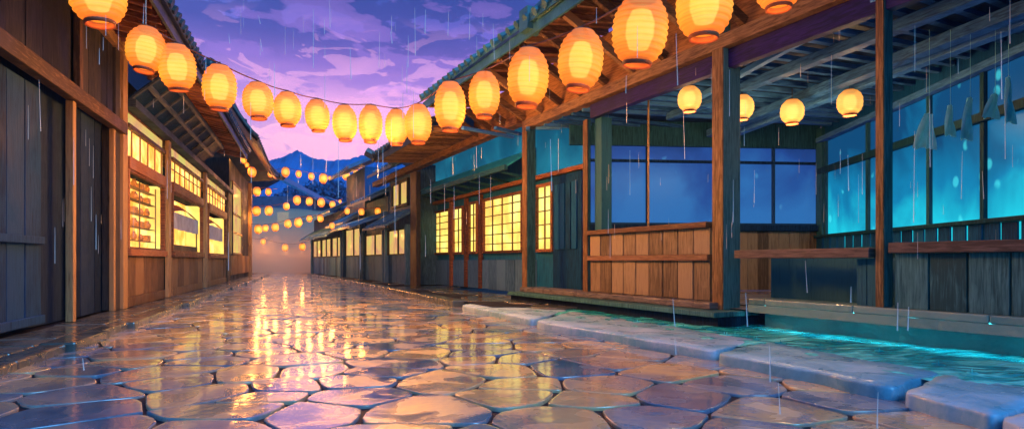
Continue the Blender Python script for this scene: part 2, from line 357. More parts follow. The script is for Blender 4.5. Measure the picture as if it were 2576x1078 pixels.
# ------------------------------------------------------------------ ground, street, kerbs, pavement, pool
g = MB().face_block([(-1100, -35, -.06), (1100, -35, -.06), (1100, 630, -.06), (-1100, 630, -.06)], [(0, 1, 2, 3)]); struct(g, 'ground', 'ground')
RC = [(3.35, 1.6), (2.9, 2.8), (2.5, 3.84), (1.84, 5.4), (-.96, 11.25), (-4.75, 20), (-9.45, 30), (-12.0, 35), (-17.5, 46)]   # right kerb line
def rc_x(y):
    for (x0, y0), (x1, y1) in zip(RC, RC[1:]):
        if y <= y1: break
    return x0 + (x1 - x0) * (y - y0) / (y1 - y0)
def lc_x(y): return -3.17 + .75 * 1.057 - .3423 * y
def clip(poly, p, q):
    """keep the part of poly nearer to p than to q"""
    m = ((p[0] + q[0]) / 2, (p[1] + q[1]) / 2); n = (q[0] - p[0], q[1] - p[1]); out = []
    f = [(a[0] - m[0]) * n[0] + (a[1] - m[1]) * n[1] for a in poly]
    for i in range(len(poly)):
        a, b = poly[i], poly[(i + 1) % len(poly)]; fa, fb = f[i], f[(i + 1) % len(poly)]
        if fa <= 0: out.append(a)
        if fa * fb < 0:
            t = fa / (fa - fb); out.append((a[0] + (b[0] - a[0]) * t, a[1] + (b[1] - a[1]) * t))
    return out
def chaikin(p, k=2, q=.25):
    for _ in range(k):
        p = [pt for i in range(len(p)) for pt in
             ((p[i][0] * (1 - q) + p[(i + 1) % len(p)][0] * q, p[i][1] * (1 - q) + p[(i + 1) % len(p)][1] * q),
              (p[i][0] * q + p[(i + 1) % len(p)][0] * (1 - q), p[i][1] * q + p[(i + 1) % len(p)][1] * (1 - q)))]
    return p
def cells(x0, x1, y0, y1, sx, sy, inside, rnd):
    grid = {}; nx = int((x1 - x0) / sx) + 1; ny = int((y1 - y0) / sy) + 1
    for j in range(ny):
        for i in range(nx):
            grid[i, j] = (x0 + (i + .5 * (j % 2) + rnd.uniform(-.38, .38)) * sx, y0 + (j + rnd.uniform(-.36, .36)) * sy)
    for (i, j), p in grid.items():
        if not inside(*p): continue
        poly = [(p[0] - 2 * sx, p[1] - 2 * sy), (p[0] + 2 * sx, p[1] - 2 * sy), (p[0] + 2 * sx, p[1] + 2 * sy), (p[0] - 2 * sx, p[1] + 2 * sy)]
        for dj in (-2, -1, 0, 1, 2):
            for di in (-2, -1, 0, 1, 2):
                if (di or dj) and (i + di, j + dj) in grid: poly = clip(poly, p, grid[i + di, j + dj])
        if len(poly) > 2: yield p, poly
def stone(mb, p, poly, gap, top, rnd, lift=.022, tilt=.02):
    k = len(poly); cx = sum(a[0] for a in poly) / k; cy = sum(a[1] for a in poly) / k
    r = sum(math.hypot(a[0] - cx, a[1] - cy) for a in poly) / k
    s = max(.3, 1 - gap / r); poly = [(cx + (a[0] - cx) * s, cy + (a[1] - cy) * s) for a in poly]
    poly = chaikin(chaikin(poly, 1, .15), 1, .3); n = len(poly); tx, ty = rnd.uniform(-tilt, tilt), rnd.uniform(-tilt, tilt); dz = rnd.uniform(-.004, .004)
    vs = []
    for sc_, z in ((1.0, -.05), (1.0, -lift), (.994, -.003), (.985, -.0008), (.972, 0.0), (.93, 0.0)):
        for a in poly:
            x, y = cx + (a[0] - cx) * sc_, cy + (a[1] - cy) * sc_
            vs.append((x, y, top + z + dz + (x - cx) * tx + (y - cy) * ty))
    vs.append((cx, cy, top + .001 + dz)); fs = []
    for rg in range(5):
        for i in range(n): fs.append((rg * n + i, rg * n + (i + 1) % n, (rg + 1) * n + (i + 1) % n, (rg + 1) * n + i))
    for i in range(n): fs.append((5 * n + i, 5 * n + (i + 1) % n, 6 * n))
    mb.face_block(vs, fs, rnd.random())
rn = random.Random(11)
st = MB()
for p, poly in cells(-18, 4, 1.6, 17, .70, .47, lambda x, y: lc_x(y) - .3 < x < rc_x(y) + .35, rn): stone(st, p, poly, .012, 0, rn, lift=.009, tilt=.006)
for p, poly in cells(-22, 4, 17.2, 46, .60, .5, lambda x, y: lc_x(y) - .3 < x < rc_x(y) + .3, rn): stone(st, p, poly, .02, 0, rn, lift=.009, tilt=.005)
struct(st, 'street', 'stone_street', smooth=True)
bed = MB(); ys = [-3, 1.6] + [y for x, y in RC[1:]] + [46]
ys = sorted(set(ys)); L = [(lc_x(y) - .3, y, -.022) for y in ys]; Rr = [((rc_x(y) if y > 1.6 else 3.35) + .3, y, -.022) for y in ys]
bed.face_block(L + Rr, [(i, i + len(ys), i + 1 + len(ys), i + 1) for i in range(len(ys) - 1)]); struct(bed, 'street_bed', 'mortar')
# beyond the paving the lane runs on as plain wet ground
fl = MB().face_block([(-22, 45.9, -.02), (-13, 45.9, -.02), (-22, 75, -.02), (-34, 75, -.02)], [(0, 1, 2, 3)]); struct(fl, 'lane', 'stone_walk')
# left pavement with its worn kerb
pv = MB(); pv.box(LF, 1.0, 44, -.6, .72, -.05, .055); struct(pv, 'pavement', 'mortar')
pk = MB()
u = 1.0
while u < 43:
    l = random.uniform(.8, 1.5); a = .50 + random.uniform(-.03, .03); b = .78 + random.uniform(-.05, .05)
    pk.box(LF, u, u + l - .02, a, b, -.04, .085 + random.uniform(-.008, .008)); 
    for q in range(2):
        pk.box(LF, u + q * l / 2, u + (q + 1) * l / 2 - .02, -.1 + .01 * q, a - .025, 0, .075 + random.uniform(-.008, .006))
    u += l
tag(pk.build('pavement_kerb', 'stone_walk', bevel=.022), kind='structure')
# right pavement, between kerb and houses
rp = MB(); rys = [10.3, 11.25, 15, 20, 25, 30, 36]
A_ = [(rc_x(y) + .18, y, .10) for y in rys]; B_ = [(6.76 + .3 - .5157 * y, y, .10) for y in rys]
rp.face_block(A_ + B_, [(i, i + len(rys), i + 1 + len(rys), i + 1) for i in range(len(rys) - 1)]); struct(rp, 'pavement', 'mortar')
fp = MB()
for p, poly in cells(-14, 3.5, 7.2, 36, 1.05, .8, lambda x, y: rc_x(y) + .62 < x < 6.9 - .5157 * y + .2 and y > 10.3, rn): stone(fp, p, poly, .02, .115, rn)
struct(fp, 'pavement_flagstones', 'stone_walk', smooth=True)
rk = MB(); yy = 11.6
while yy < 34:
    l = random.uniform(.9, 1.6); a = Vector((rc_x(yy) + .1, yy, .04)); b = Vector((rc_x(yy + l - .03) + .1, yy + l - .03, .04))
    rk.bar(a, b, .30, .17); yy += l
tag(rk.build('pavement_kerb', 'stone_walk', bevel=.02), kind='structure')

# big stone slabs edging the pool
def edge_slab(quad, z, th, label):
    """quad: four ground corners (x, y) front-far, front-near, back-near, back-far"""
    r_ = random.Random(label); pts = []
    for i in range(4):
        a, b = quad[i], quad[(i + 1) % 4]
        for k in range(6):
            t = k / 6; j = .0 if k == 0 else .035
            pts.append((a[0] + (b[0] - a[0]) * t + r_.uniform(-j, j), a[1] + (b[1] - a[1]) * t + r_.uniform(-j, j)))
    pts = chaikin(pts, 2); n = len(pts); cx = sum(p[0] for p in pts) / n; cy = sum(p[1] for p in pts) / n
    vs = []; fs = []
    rings = ((1.0, -th), (1.005, -th * .5), (1.0, -.022), (.994, -.006), (.982, 0), (.7, .003), (.35, .003))
    for s_, dz in rings:
        for p in pts: vs.append((cx + (p[0] - cx) * s_ - cx, cy + (p[1] - cy) * s_ - cy, dz + r_.uniform(-.002, .002)))
    vs.append((0, 0, .006))
    for g_ in range(len(rings) - 1):
        for i in range(n): fs.append((g_ * n + i, g_ * n + (i + 1) % n, (g_ + 1) * n + (i + 1) % n, (g_ + 1) * n + i))
    for i in range(n): fs.append(((len(rings) - 1) * n + i, (len(rings) - 1) * n + (i + 1) % n, len(rings) * n))
    mb = MB(); mb.face_block([Vector(v) + Vector((cx, cy, z)) for v in vs], fs)
    o = mb.build('edging_stone', 'stone_slab', smooth=True, origin=(cx, cy, z))
    tag(o, label, 'stone slab', 'stone slabs edging the street by the pool')
def g2(px, py, h): v = G(px, py, h); return (v.x, v.y)
H = .09
edge_slab([g2(1158, 766, H), g2(1338, 803, H), g2(1430, 779, H), g2(1230, 752, H)], H, .13, 'thin grey kerb slab lying farthest up the street, before the shop posts')
edge_slab([g2(1345, 806, H), g2(1795, 882, H), g2(1905, 853, H), g2(1435, 781, H)], H, .17, 'long pale lilac slab in the middle of the row, ahead of the pool')
edge_slab([g2(1800, 886, H), g2(2240, 974, H), g2(2362, 934, H), g2(1930, 858, H)], H, .16, 'large pale blue slab with a gap at each end, at the pool edge')
edge_slab([g2(2272, 985, H), g2(2500, 1045, H), g2(2660, 985, H), g2(2380, 940, H)], H, .16, 'broad blue grey slab at the near end of the pool')
edge_slab([g2(2515, 1050, H), g2(2760, 1140, H), g2(2960, 1060, H), g2(2690, 990, H)], H, .16, 'corner of a slab cut off by the bottom right edge of the view')
# pool
wt = MB(); wy = [1.5, 2.8, 3.84, 5.4, 7.2, 8.6]
nx_ = 26; vs = []; fs = []
rows = 72
for j in range(rows + 1):
    y = 1.5 + (10.4 - 1.5) * j / rows; xa = rc_x(y) + .45; xb = 7.05 - .5157 * y
    for i in range(nx_ + 1):
        x = xa + (xb - xa) * i / nx_; vs.append((x, y, 0.085 + .006 * math.sin(x * 7 + y * 9) + .005 * math.sin(x * 13 - y * 5)))
fs = [(j * (nx_ + 1) + i, j * (nx_ + 1) + i + 1, (j + 1) * (nx_ + 1) + i + 1, (j + 1) * (nx_ + 1) + i) for j in range(rows) for i in range(nx_)]
wt.face_block(vs, fs); struct(wt, 'water', 'water', smooth=True)
rg = MB(); r2 = random.Random(9)
for _ in range(26):
    y = r2.uniform(3.2, 8.6); x = rc_x(y) + 1.0 + r2.random() * max(.1, 5.3 - .5157 * y - rc_x(y)); R_ = r2.uniform(.03, .09)
    rg.tube([(x + R_ * math.cos(a * math.pi / 8), y + R_ * math.sin(a * math.pi / 8), .094) for a in range(17)], .004, 5, cap=False)
    rg.lathe([(.002, 0), (.006, .01), (.004, .03), (.001, .035)], 6, Vector((x, y, .09)))
tag(rg.build('rain_ripples', 'water', smooth=True), 'small rings and splashes where raindrops hit the pool', 'splashes', kind='stuff')
pw = empty('pool_wall', RF.pt(6, .1, 0), 'low teal stone wall with a coping behind the pool', 'wall')
uA, uB = 1.5, RF.u(1866, .2)
MB().box(RF, uA, uB, -.35, -.20, -.05, .36).build('wall', 'stone_wall', pw)
cp = MB(); u = uA
while u < uB - .2:
    l = min(random.uniform(1.0, 1.6), uB - u); cp.box(RF, u, u + l - .003, -.32, .10, .365, .44); u += l
cp.build('coping', 'stone_wall', pw, bevel=.012)
MB().box(RF, uA, uB, .068, .098, .275, .3645).build('glow_strip_lip', 'stone_wall', pw)  # lip added to keep the glow strip out of view
MB().box(RF, uA, uB - .1, -.03, .066, .350, .357).build('added_glow_strip', 'added_cyan_glow', pw)  # unseen strip added under the coping to make the water glow

# ------------------------------------------------------------------ left: dark storehouse
lu, lz = LF.u, LF.z
sh = empty('storehouse', LF.pt(lu(150), 0, .08), 'dark timber storehouse of upright planks and beams, beside the lit shop', 'house')
uE = lu(306)
MB().box(LF, 3.2, uE, -.5, -.22, .08, 5.3).build('wall', 'plank_dark', sh)
dr = planks(LF, 3.4, lu(128), -.10, .14, 3.0, 10, th=.05).build('door', 'plank_navy', sh, bevel=.004)
MB().box(LF, 3.4, lu(126), -.10, -.05, 1.10, 1.19).build('rail', 'plank_navy', dr, bevel=.006)
MB().box(LF, 3.4, lu(126), -.10, -.05, .14, .24).build('bottom_rail', 'plank_navy', dr, bevel=.006)
planks(LF, lu(204), lu(272), -.10, .10, 3.1, 4).build('plank_panel', 'plank_dark', sh, bevel=.004)
planks(LF, 3.0, lu(186), -.03, 3.24, 4.45, 12).build('plank_panel', 'post_dark', sh, bevel=.004)
planks(LF, lu(211), lu(288), -.03, 3.24, 4.42, 5).build('plank_panel', 'post_dark', sh, bevel=.004)
planks(LF, 3.0, lu(300), -.04, 4.60, 5.3, 16).build('plank_panel', 'post_dark', sh, bevel=.004)
box_part('beam', 'beam_warm', sh, LF, 3.0, lu(306), -.05, .09, 3.04, 3.24)
box_part('beam', 'beam_warm', sh, LF, 3.0, lu(306), -.05, .05, 4.42, 4.60)
def lpost(parent, mat, p0, p1, w0, w1, z0, z1):
    return box_part('post', mat, parent, LF, LF.u(p0, w0), LF.u(p1, w1), w0, w1, z0, z1)
lpost(sh, 'post_warm', 164, 192, -.06, .03, .08, 3.04)
lpost(sh, 'post_warm', 184, 210, -.03, .05, 3.24, 5.3)
lpost(sh, 'post_warm', 274, 291, -.05, .02, .08, 3.04)
box_part('post', 'post_dark', sh, LF, lu(291.5), lu(302), -.2, .00, .08, 5.3)
box_part('corner_post', 'post_warm', sh, LF, lu(302), LF.u(322, .05), -.06, .05, .08, 5.3)

# ------------------------------------------------------------------ left: lit shop with three bays
sp = empty('shop', LF.pt(lu(440), 0, .08), 'warmly lit wooden shopfront with three glowing bays under deep eaves', 'shop')
uS0, uS1, uS2, uS3, uS4 = lu(319.3), lu(415), lu(511), lu(570), lu(629)
def lit_bay(a, b, kind):
    zs, zt = 1.10, 2.52
    planks(LF, a, b, 0, .26, .98, 5 if kind == 0 else 6, th=.04).build('plank_panel', 'panel_olive', sp, bevel=.004)
    box_part('sill', 'frame_red', sp, LF, a, b, -.05, .07, .985, 1.11)
    box_part('plinth', 'panel_olive', sp, LF, a, b, -.05, .02, .08, .255)
    wn = MB(); wn.box(LF, a, a + .09, -.06, .03, 1.115, zt); wn.box(LF, b - .09, b, -.06, .03, 1.115, zt); wn.box(LF, a + .05, b - .05, -.055, .025, 1.10, 1.15); wn.box(LF, a + .05, b - .05, -.055, .025, zt - .04, zt + .001)
    wo = wn.build('window', 'frame_red', sp, bevel=.006)
    D_ = -.30 if kind == 0 else -.42
    MB().box(LF, a + .03, b - .03, D_ - .02, D_, 1.10, zt).build('backlit_wall', 'lit_amber', wo)
    MB().box(LF, b - .085, b - .05, D_ + .003, -.07, 1.115, zt).build('reveal', 'lit_paper', wo)
    MB().box(LF, a, b - .09, D_ + .003, -.07, 1.06, 1.10).build('inner_sill', 'jar_clay', wo)
    box_part('header', 'frame_red', sp, LF, a, b, -.06, .05, zt + .003, zt + .22)
    tr = MB(); n = 7 if kind else 5
    for i in range(n): 
        uu = a + (b - a) * (i + .5) / n; tr.box(LF, uu - .012, uu + .012, -.01, .012, zt + .225, zt + .72)
    if kind: tr.box(LF, a, b, -.008, .010, zt + .5, zt + .52)
    to = tr.build('transom', 'frame_red', sp)
    MB().box(LF, a, b, -.06, -.04, zt + .225, zt + .72).build('paper', 'lit_amber', to)
    box_part('lintel', 'beam_warm', sp, LF, a, b, -.06, .04, zt + .723, zt + .80)
    pb = MB().box(LF, a, b, -.06, -.04, zt + .803, zt + 1.02).build('upper_paper', 'lit_dim', sp)
    return wo
bays = [(uS0, uS1 - .0, 0), (lu(432), lu(509), 1), (lu(523), lu(568), 1)]
bays[0] = (uS0, lu(413), 0)
for b_ in bays: lit_bay(*b_)
for a, b in ((415, 431), (510, 522), (569, 579)):
    lpost(sp, 'post_warm', a, b, -.03, .05, .08, 3.6)
MB().box(LF, uS0, lu(579), -1.4, -.9, .08, 5.0).build('wall', 'plank_dark', sp)
MB().box(LF, uS0, lu(579), -1.0, -.06, 3.56, 3.60).build('ceiling', 'soffit', sp)
box_part('tie_beam', 'lattice', sp, LF, uS0, lu(579), -.08, .14, 3.60, 3.74)
# grid of square panels between wall and eave
lt = MB()
zb, zt2, wb, wt2 = 3.76, 4.30, .02, .62
uu = uS0 + .05
def sl(u0, u1, t0, t1, th=.04):
    q = lambda u_, t: LF.pt(u_, wb + (wt2 - wb) * t, zb + (zt2 - zb) * t)
    lt.slab([q(u0, t0), q(u1, t0), q(u1, t1), q(u0, t1)], th)
while uu < lu(505) - .6:
    sl(uu, uu + .08, 0, 1); uu += .78
for t0 in (0, .46, .92): sl(uS0 + .05, lu(505), t0, t0 + .08, .05)
lt.build('eave_lattice', 'lattice', sp)
q = lambda u_, t: LF.pt(u_, wb + (wt2 - wb) * t, zb + .03 + (zt2 - zb) * t)
MB().slab([q(uS0 + .05, 0), q(lu(505), 0), q(lu(505), 1), q(uS0 + .05, 1)], .015).build('eave_panel', 'plank_navy', sp)

# long roof over storehouse and shop
def eave_roof(parent, fr, u0, u1, wi, zi, we, ze, nraft, mat_s, mat_t, step=.30, slat=True, top=.9):
    """soffit boards, rafters, fascia and tile rows of one eave; wi/zi wall line, we/ze eave line"""
    sb = MB(); n = max(2, int((u1 - u0) / .55))
    for i in range(n):
        a = u0 + (u1 - u0) * i / n; b = u0 + (u1 - u0) * (i + 1) / n - .01
        sb.slab([fr.pt(a, wi, zi + .10), fr.pt(b, wi, zi + .10), fr.pt(b, we, ze + .10), fr.pt(a, we, ze + .10)], .02)
    so_ = sb.build('soffit', mat_s, parent)
    rf = MB()
    for i in range(nraft):
        a = u0 + (u1 - u0) * (i + .5) / nraft
        rf.bar(fr.pt(a, wi, zi + .03), fr.pt(a, we - .03, ze + .03), .07, .10)
    rf.build('rafters', 'beam_warm' if mat_s == 'soffit' else mat_s, so_, bevel=.004)
    fa = MB(); fa.box(fr, u0, u1, we, we + .04, ze - .02, ze + .15)
    fo = fa.build('fascia', mat_t, parent)
    # tile rows: sloping back up from the eave
    tl = MB(); nr = int((u1 - u0) / step)
    rise = top
    tl.slab([fr.pt(u0, we + .10, ze + .22), fr.pt(u1, we + .10, ze + .22), fr.pt(u1, wi - 2.2, ze + .22 + rise + 1.0), fr.pt(u0, wi - 2.2, ze + .22 + rise + 1.0)], .06)
    for i in range(nr):
        a = u0 + (i + .5) * (u1 - u0) / nr
        tl.tube([fr.pt(a, we + .15, ze + .23), fr.pt(a, wi - 2.2, ze + .23 + rise + 1.0)], .07, 7)
    tl.build('roof_tiles', mat_t, parent)
    return so_
eave_roof(sp, LF, 3.5, lu(540), -.1, 4.62, .98, 4.42, 60, 'soffit_slat', 'tile_dark', .26, top=.5)

# corner house with the hipped roof at the far end of the left row
ch = empty('corner_house', LF.pt(lu(605), 0, .08), 'narrow corner house with an upswept hipped roof at the end of the left row', 'house')
uc0, uc1 = lu(580), lu(628)
MB().box(LF, uc0 + .02, uc1, -3.2, -.05, .08, 5.1).build('wall', 'post_dark', ch)
planks(LF, uc0, uc1 - .2, -.0, .3, 1.15, 7).build('plank_panel', 'panel_olive', ch)
box_part('post', 'post_warm', ch, LF, uc1 - .35, uc1 + .02, -.1, .12, .08, 5.1)
wd = MB(); wa, wb_ = lu(583), lu(606); wd.box(LF, wa, wa + .08, -.02, .05, 1.15, 4.2); wd.box(LF, wb_ - .08, wb_, -.02, .05, 1.15, 4.2)
for zc in (1.2, 2.1, 2.9, 4.2): wd.box(LF, wa, wb_, -.02, .055, zc - .04, zc + .04)
wo = wd.build('window', 'post_warm', ch); MB().box(LF, wa + .05, wb_ - .05, -.04, .0, 1.2, 4.2).build('pane', 'lit_dim', wo)
# hip roof with curved hips
E0, E1 = lu(540) + .0, uc1 + .9; WE = 1.35; ZE = 5.15
def hip_pt(s, t):   # s along eave 0..1, t up 0..1 ; street slope
    uu = E0 + (E1 - E0) * s; flare = .45 * max(0, s - .55) ** 2 / .2
    u_top = E0 + (E1 - 2.6 - E0) * s; uu = uu + (u_top - uu) * t
    return LF.pt(uu, WE + (-.15 - WE) * t + .15 * max(0, s - .6), ZE + (2.35) * (t ** 1.25) + flare * (1 - t))
rf = MB(); NS, NT = 14, 8
vs = [hip_pt(i / NS, j / NT) for j in range(NT + 1) for i in range(NS + 1)]
vs2 = [v - Vector((0, 0, .12)) for v in vs]; k = len(vs)
fs = [(j * (NS + 1) + i, j * (NS + 1) + i + 1, (j + 1) * (NS + 1) + i + 1, (j + 1) * (NS + 1) + i) for j in range(NT) for i in range(NS)]
rf.face_block(vs + vs2, fs + [tuple(k + a for a in reversed(f)) for f in fs] + [(i, i + 1, k + i + 1, k + i) for i in range(NS)])
ro = rf.build('roof', 'soffit', ch, smooth=True)
tr = MB()
for i in range(NS * 2 + 1):
    s_ = i / (NS * 2); tr.tube([hip_pt(s_, j / NT) + Vector((0, 0, .05)) for j in range(NT + 1)], .075, 6)
tr.build('roof_tiles', 'tile_dark', ro, smooth=True)
hp = MB(); pts = [hip_pt(1, j / NT) + Vector((0, 0, .10)) for j in range(NT + 1)]; hp.tube(pts, .17, 9)
hp.tube([hip_pt(1, 0) + Vector((0, 0, .1)), hip_pt(1, 0) + LF.d * .25 + LF.n * .25 + Vector((0, 0, .08))], .2, 10)
hp.tube([hip_pt(0, 1) + Vector((0, 0, .1)), hip_pt(1, 1) + Vector((0, 0, .1))], .2, 9)
hp.tube([hip_pt(1, 1) + Vector((0, 0, .1)), hip_pt(1, 1) + Vector((0, 0, .75)) + LF.d * .2], .2, 8, .08)
hp.build('ridge_tiles', 'tile_dark', ro, smooth=True)
es = MB(); es.slab([LF.pt(E1, WE, ZE + .4), LF.pt(E1, -3, ZE), LF.pt(E1 - 2.6, -1.8, ZE + 2.35), LF.pt(E1 - 2.6, -.15, ZE + 2.35)], .1)
es.build('end_slope', 'tile_dark', ro)

# ------------------------------------------------------------------ right: pavilion by the pool
ru, rz = RF.u, RF.z
pa = empty('bath_pavilion', RF.pt(ru(1800), 0, .3), 'open timber pavilion beside the pool, with benches, blue openings and a raftered ceiling', 'pavilion')
uD0, uD1 = ru(1866), ru(1470)
MB().box(RF, uD0, ru(1330), -.3, .42, .02, .20).build('deck_base', 'plank_dark', pa)
MB().box(RF, uD0 - .02, ru(1330), -.3, .50, .205, .27).build('deck_edge', 'post_teal', pa, bevel=.008)
dk = MB(); u = ru(1862)
MB().box(RF, ru(1822), ru(1335), -.2, .26, .275, .36).build('deck_step', 'deck', pa, bevel=.01)
MB().face_block([RF.pt(1.5, -.0, .29), RF.pt(ru(1475), -.0, .29), (1.6, 12.2, .29), (6.4, 12.3, .29), (5.6, 1.5, .29)], [(0, 1, 2, 3, 4)]).build('deck_floor', 'deck', pa)
ZB = 3.38
def rpost(parent, pl, pr, w0, w1, zb, zt, m1='post_warm', m2='post_teal'):  # warm street face and cooler body paint the lamplit and shaded sides
    a, b = RF.u(pr, w0), RF.u(pl, w1 + .012)
    o = box_part('post', m2, parent, RF, a, b, w0, w1, zb, zt, bevel=.01)
    MB().box(RF, a + .006, b, w1 - .002, w1 + .014, zb, zt).build('lamplit_face', m1, o)
rpost(pa, 1466, 1486, -.03, .03, .36, ZB)
rpost(pa, 1791, 1862, -.20, .10, .27, 5.4)
rpost(pa, 2202, 2246, -.10, .04, .44, 5.0)
box_part('wall_post', 'teal_wood', pa, RF, ru(1503), ru(1486), -.3, -.08, .36, ZB)
# beam along the front, in two colours
box_part('purple_beam', 'beam_purple', pa, RF, 1.5, ru(1486), -.10, .02, ZB, ZB + .24)
box_part('front_beam', 'beam_warm', pa, RF, 1.5, ru(1330), -.08, .12, ZB + .245, ZB + .42)
# bench front between the posts
a, b = ru(1789), ru(1486)
planks(RF, a, b, .02, .37, .90, 9, th=.04, gap=.018).build('bench_panel', 'bench_wood', pa, bevel=.005)
planks(RF, a, b, .02, .985, 1.34, 9, th=.04, gap=.018).build('bench_panel', 'bench_wood', pa, bevel=.005)
box_part('bench_rail', 'rail_red', pa, RF, a, b, -.05, .08, .90, .982)
box_part('bench_top_rail', 'rail_red', pa, RF, a, b, -.08, .10, 1.343, 1.42)
MB().box(RF, a, b, -.55, -.06, .86, .90).build('bench_seat', 'bench_wood', pa, bevel=.006)
# rail and lower wall right of the corner post
a, b = ru(2203), ru(1863)
box_part('rail', 'rail_brown', pa, RF, a, b, -.12, .12, .93, 1.03)
MB().box(RF, a, b, -.62, -.55, .30, .93).build('recess_wall', 'teal_wood', pa)
planks(RF, ru(2203), ru(2150), -.02, .44, .92, 2).build('recess_plank', 'teal_wood', pa)
a2, b2 = 1.5, ru(2248)
planks(RF, a2, b2, .0, .44, .97, 16, th=.04, gap=.016).build('plank_panel', 'post_teal', pa, bevel=.004)
box_part('rail', 'rail_brown', pa, RF, a2, b2, -.14, .10, .973, 1.075)
# thin front mullions
for px in (1632,):
    box_part('mullion', 'post_warm', pa, RF, RF.u(px + 1.5, -.6), RF.u(px - 1.5, -.6), -.6, -.575, .95, 3.6)
# back wall: glowing sheet painted as evening haze beyond openings, over a plank wall
kz0, kz1 = .29, 3.42
KL = 4.92
planks(KF, 0, KL, .02, .3, 1.5, 22, th=.04).build('inner_plank_wall', 'bench_wood', pa)
box_part('inner_rail', 'plank_navy', pa, KF, 0, KL, -.05, .12, 1.503, 1.62)
MB().box(KF, -.3, KL, -.10, .02, 3.2, 3.9).build('header_wall', 'teal_wood', pa)
bw = MB(); bw.box(KF, 0, KL, -.04, .03, 2.87, 2.92)
for q_ in (.0, 1.25, 2.95, 3.9, KL - .06): bw.box(KF, q_, q_ + .032, -.05, .04, 1.62, 3.2)
bw.box(KF, 0, KL, -.045, .035, 1.61, 1.66); bo = bw.build('window', 'plank_navy', pa)
MB().box(KF, 0, KL, -.09, -.07, 1.62, 3.2).build('pane', 'blue_haze_glow', bo)
box_part('corner_post', 'teal_wood', pa, KF, KL - .1, KL + .1, .03, .22, .29, 3.6)
# right wall of cyan panes
wl = MB(); WA, WB = 1.6, 12.25
MB().box(WF, WA, WB, -.14, 0, .29, 1.05).build('inner_low_wall', 'teal_wood', pa)
box_part('inner_rail', 'teal_wood', pa, WF, WA, WB, -.05, .14, 1.05, 1.14)
planks(WF, WA, WB, .10, 1.14, 1.36, 36, th=.02, gap=.05).build('inner_balustrade', 'teal_wall', pa)
box_part('inner_top_rail', 'teal_wood', pa, WF, WA, WB, -.03, .16, 1.363, 1.42)
MB().box(WF, WA, WB, -.14, .0, 3.3, 3.74).build('upper_wall', 'teal_wall', pa)
box_part('wall_beam', 'teal_wood', pa, WF, WA, WB, .003, .09, 2.66, 2.78)
box_part('wall_plate', 'rafter_blue', pa, WF, WA, WB, .003, .12, 3.30, 3.40)
wn = MB()
for q_ in (1.7, 4.4, 7.6, 8.7, 10.4, 12.0): wn.box(WF, q_, q_ + .07, -.06, .03, 1.1, 3.3)
wn.box(WF, 1.7, 12.08, -.07, .04, 1.06, 1.12); wo = wn.build('window', 'teal_wood', pa)
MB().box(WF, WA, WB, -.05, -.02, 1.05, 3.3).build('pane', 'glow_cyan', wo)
# ceiling
MB().slab([RF.pt(1.2, .0, 3.72), RF.pt(ru(1475), .0, 3.72), (1.35, 12.4, 3.72), (6.5, 12.5, 3.72), (5.8, 1.2, 3.72)], .03).build('ceiling', 'ceiling_navy', pa)
rfm = MB()
yv = 2.0
while yv < 13.2:
    xa = 6.78 - .5157 * yv; 
    A0 = Vector((xa, yv, 3.61)); t_ = 5.51 + .068 * (yv + 1.1)
    A1 = Vector((t_, yv + 1.1, 3.60))
    if yv > 11.0: A1 = Vector((xa + (12.2 - yv) * 1.7 + .5, 12.15, 3.60))
    rfm.bar(A0, A1, .08, .06); yv += .30
rfm.build('rafters', 'rafter_blue', pa)
def purlin(p0, p1, wd, ht, m):
    MB().bar(p0, p1, wd, ht).build('purlin', m, pa, bevel=.01)
def pur(a, b, z, y0, y1, wd, ht):
    d0, d1 = ((HY - a[1]), (HY - b[1])); d0, d1 = (z - EYE) * F / d0, (z - EYE) * F / d1
    x0, x1 = (a[0] - CX) / F * d0, (b[0] - CX) / F * d1; m_ = (x1 - x0) / (d1 - d0)
    purlin((x0 + (y0 - d0) * m_, y0, z), (x0 + (y1 - d0) * m_, y1, z), wd, ht, 'rafter_blue')
pur((1851, 228), (2189, 95), 3.50, 10.8, 4.0, .15, .13)
pur((2021, 243), (2575, 24), 3.43, 11.9, 4.0, .17, .14)
pur((1848, 195), (2090, 60), 3.54, 10.0, 4.0, .09, .08)
pur((2230, 188), (2575, 55), 3.40, 11.9, 4.5, .15, .12)
# main roof over pavilion: outer wall band and eave
MB().box(RF, 1.0, ru(1190), -.12, -.02, ZB + .43, 4.72).build('gable_boards', 'soffit', pa)
gb = MB()
for i in range(22):
    uu = 1.2 + i * .72
    if uu < ru(1200): gb.bar(RF.pt(uu, -.0, ZB + .5), RF.pt(uu + .12, 1.2, 4.60), .09, .12)
gb.build('brackets', 'beam_warm', pa, bevel=.006)
eave_roof(pa, RF, 1.0, ru(1190), -.05, 4.72, 1.28, 4.56, 30, 'soffit', 'tile_teal', .3)
rt = MB(); u1_ = RF.u(1465, 1.3); u2_ = RF.u(1335, 1.3)
rt.tube([RF.pt(2.0, 1.25, 4.98), RF.pt(u1_, 1.25, 4.98)], .13, 10)
rt.tube([RF.pt(u1_ - .25, 1.25, 5.05), RF.pt(u1_ + .25, 1.25, 5.0)], .21, 10)
rt.tube([RF.pt(u1_, 1.25, 4.93), RF.pt((u1_ + u2_) / 2, 1.25, 4.88), RF.pt(u2_, 1.25, 4.84)], .14, 10)
rt.box(RF, u2_ - .1, u2_ + .18, 1.1, 1.42, 4.62, 4.98)
rt.build('ridge_tiles', 'tile_teal', pa, smooth=False)

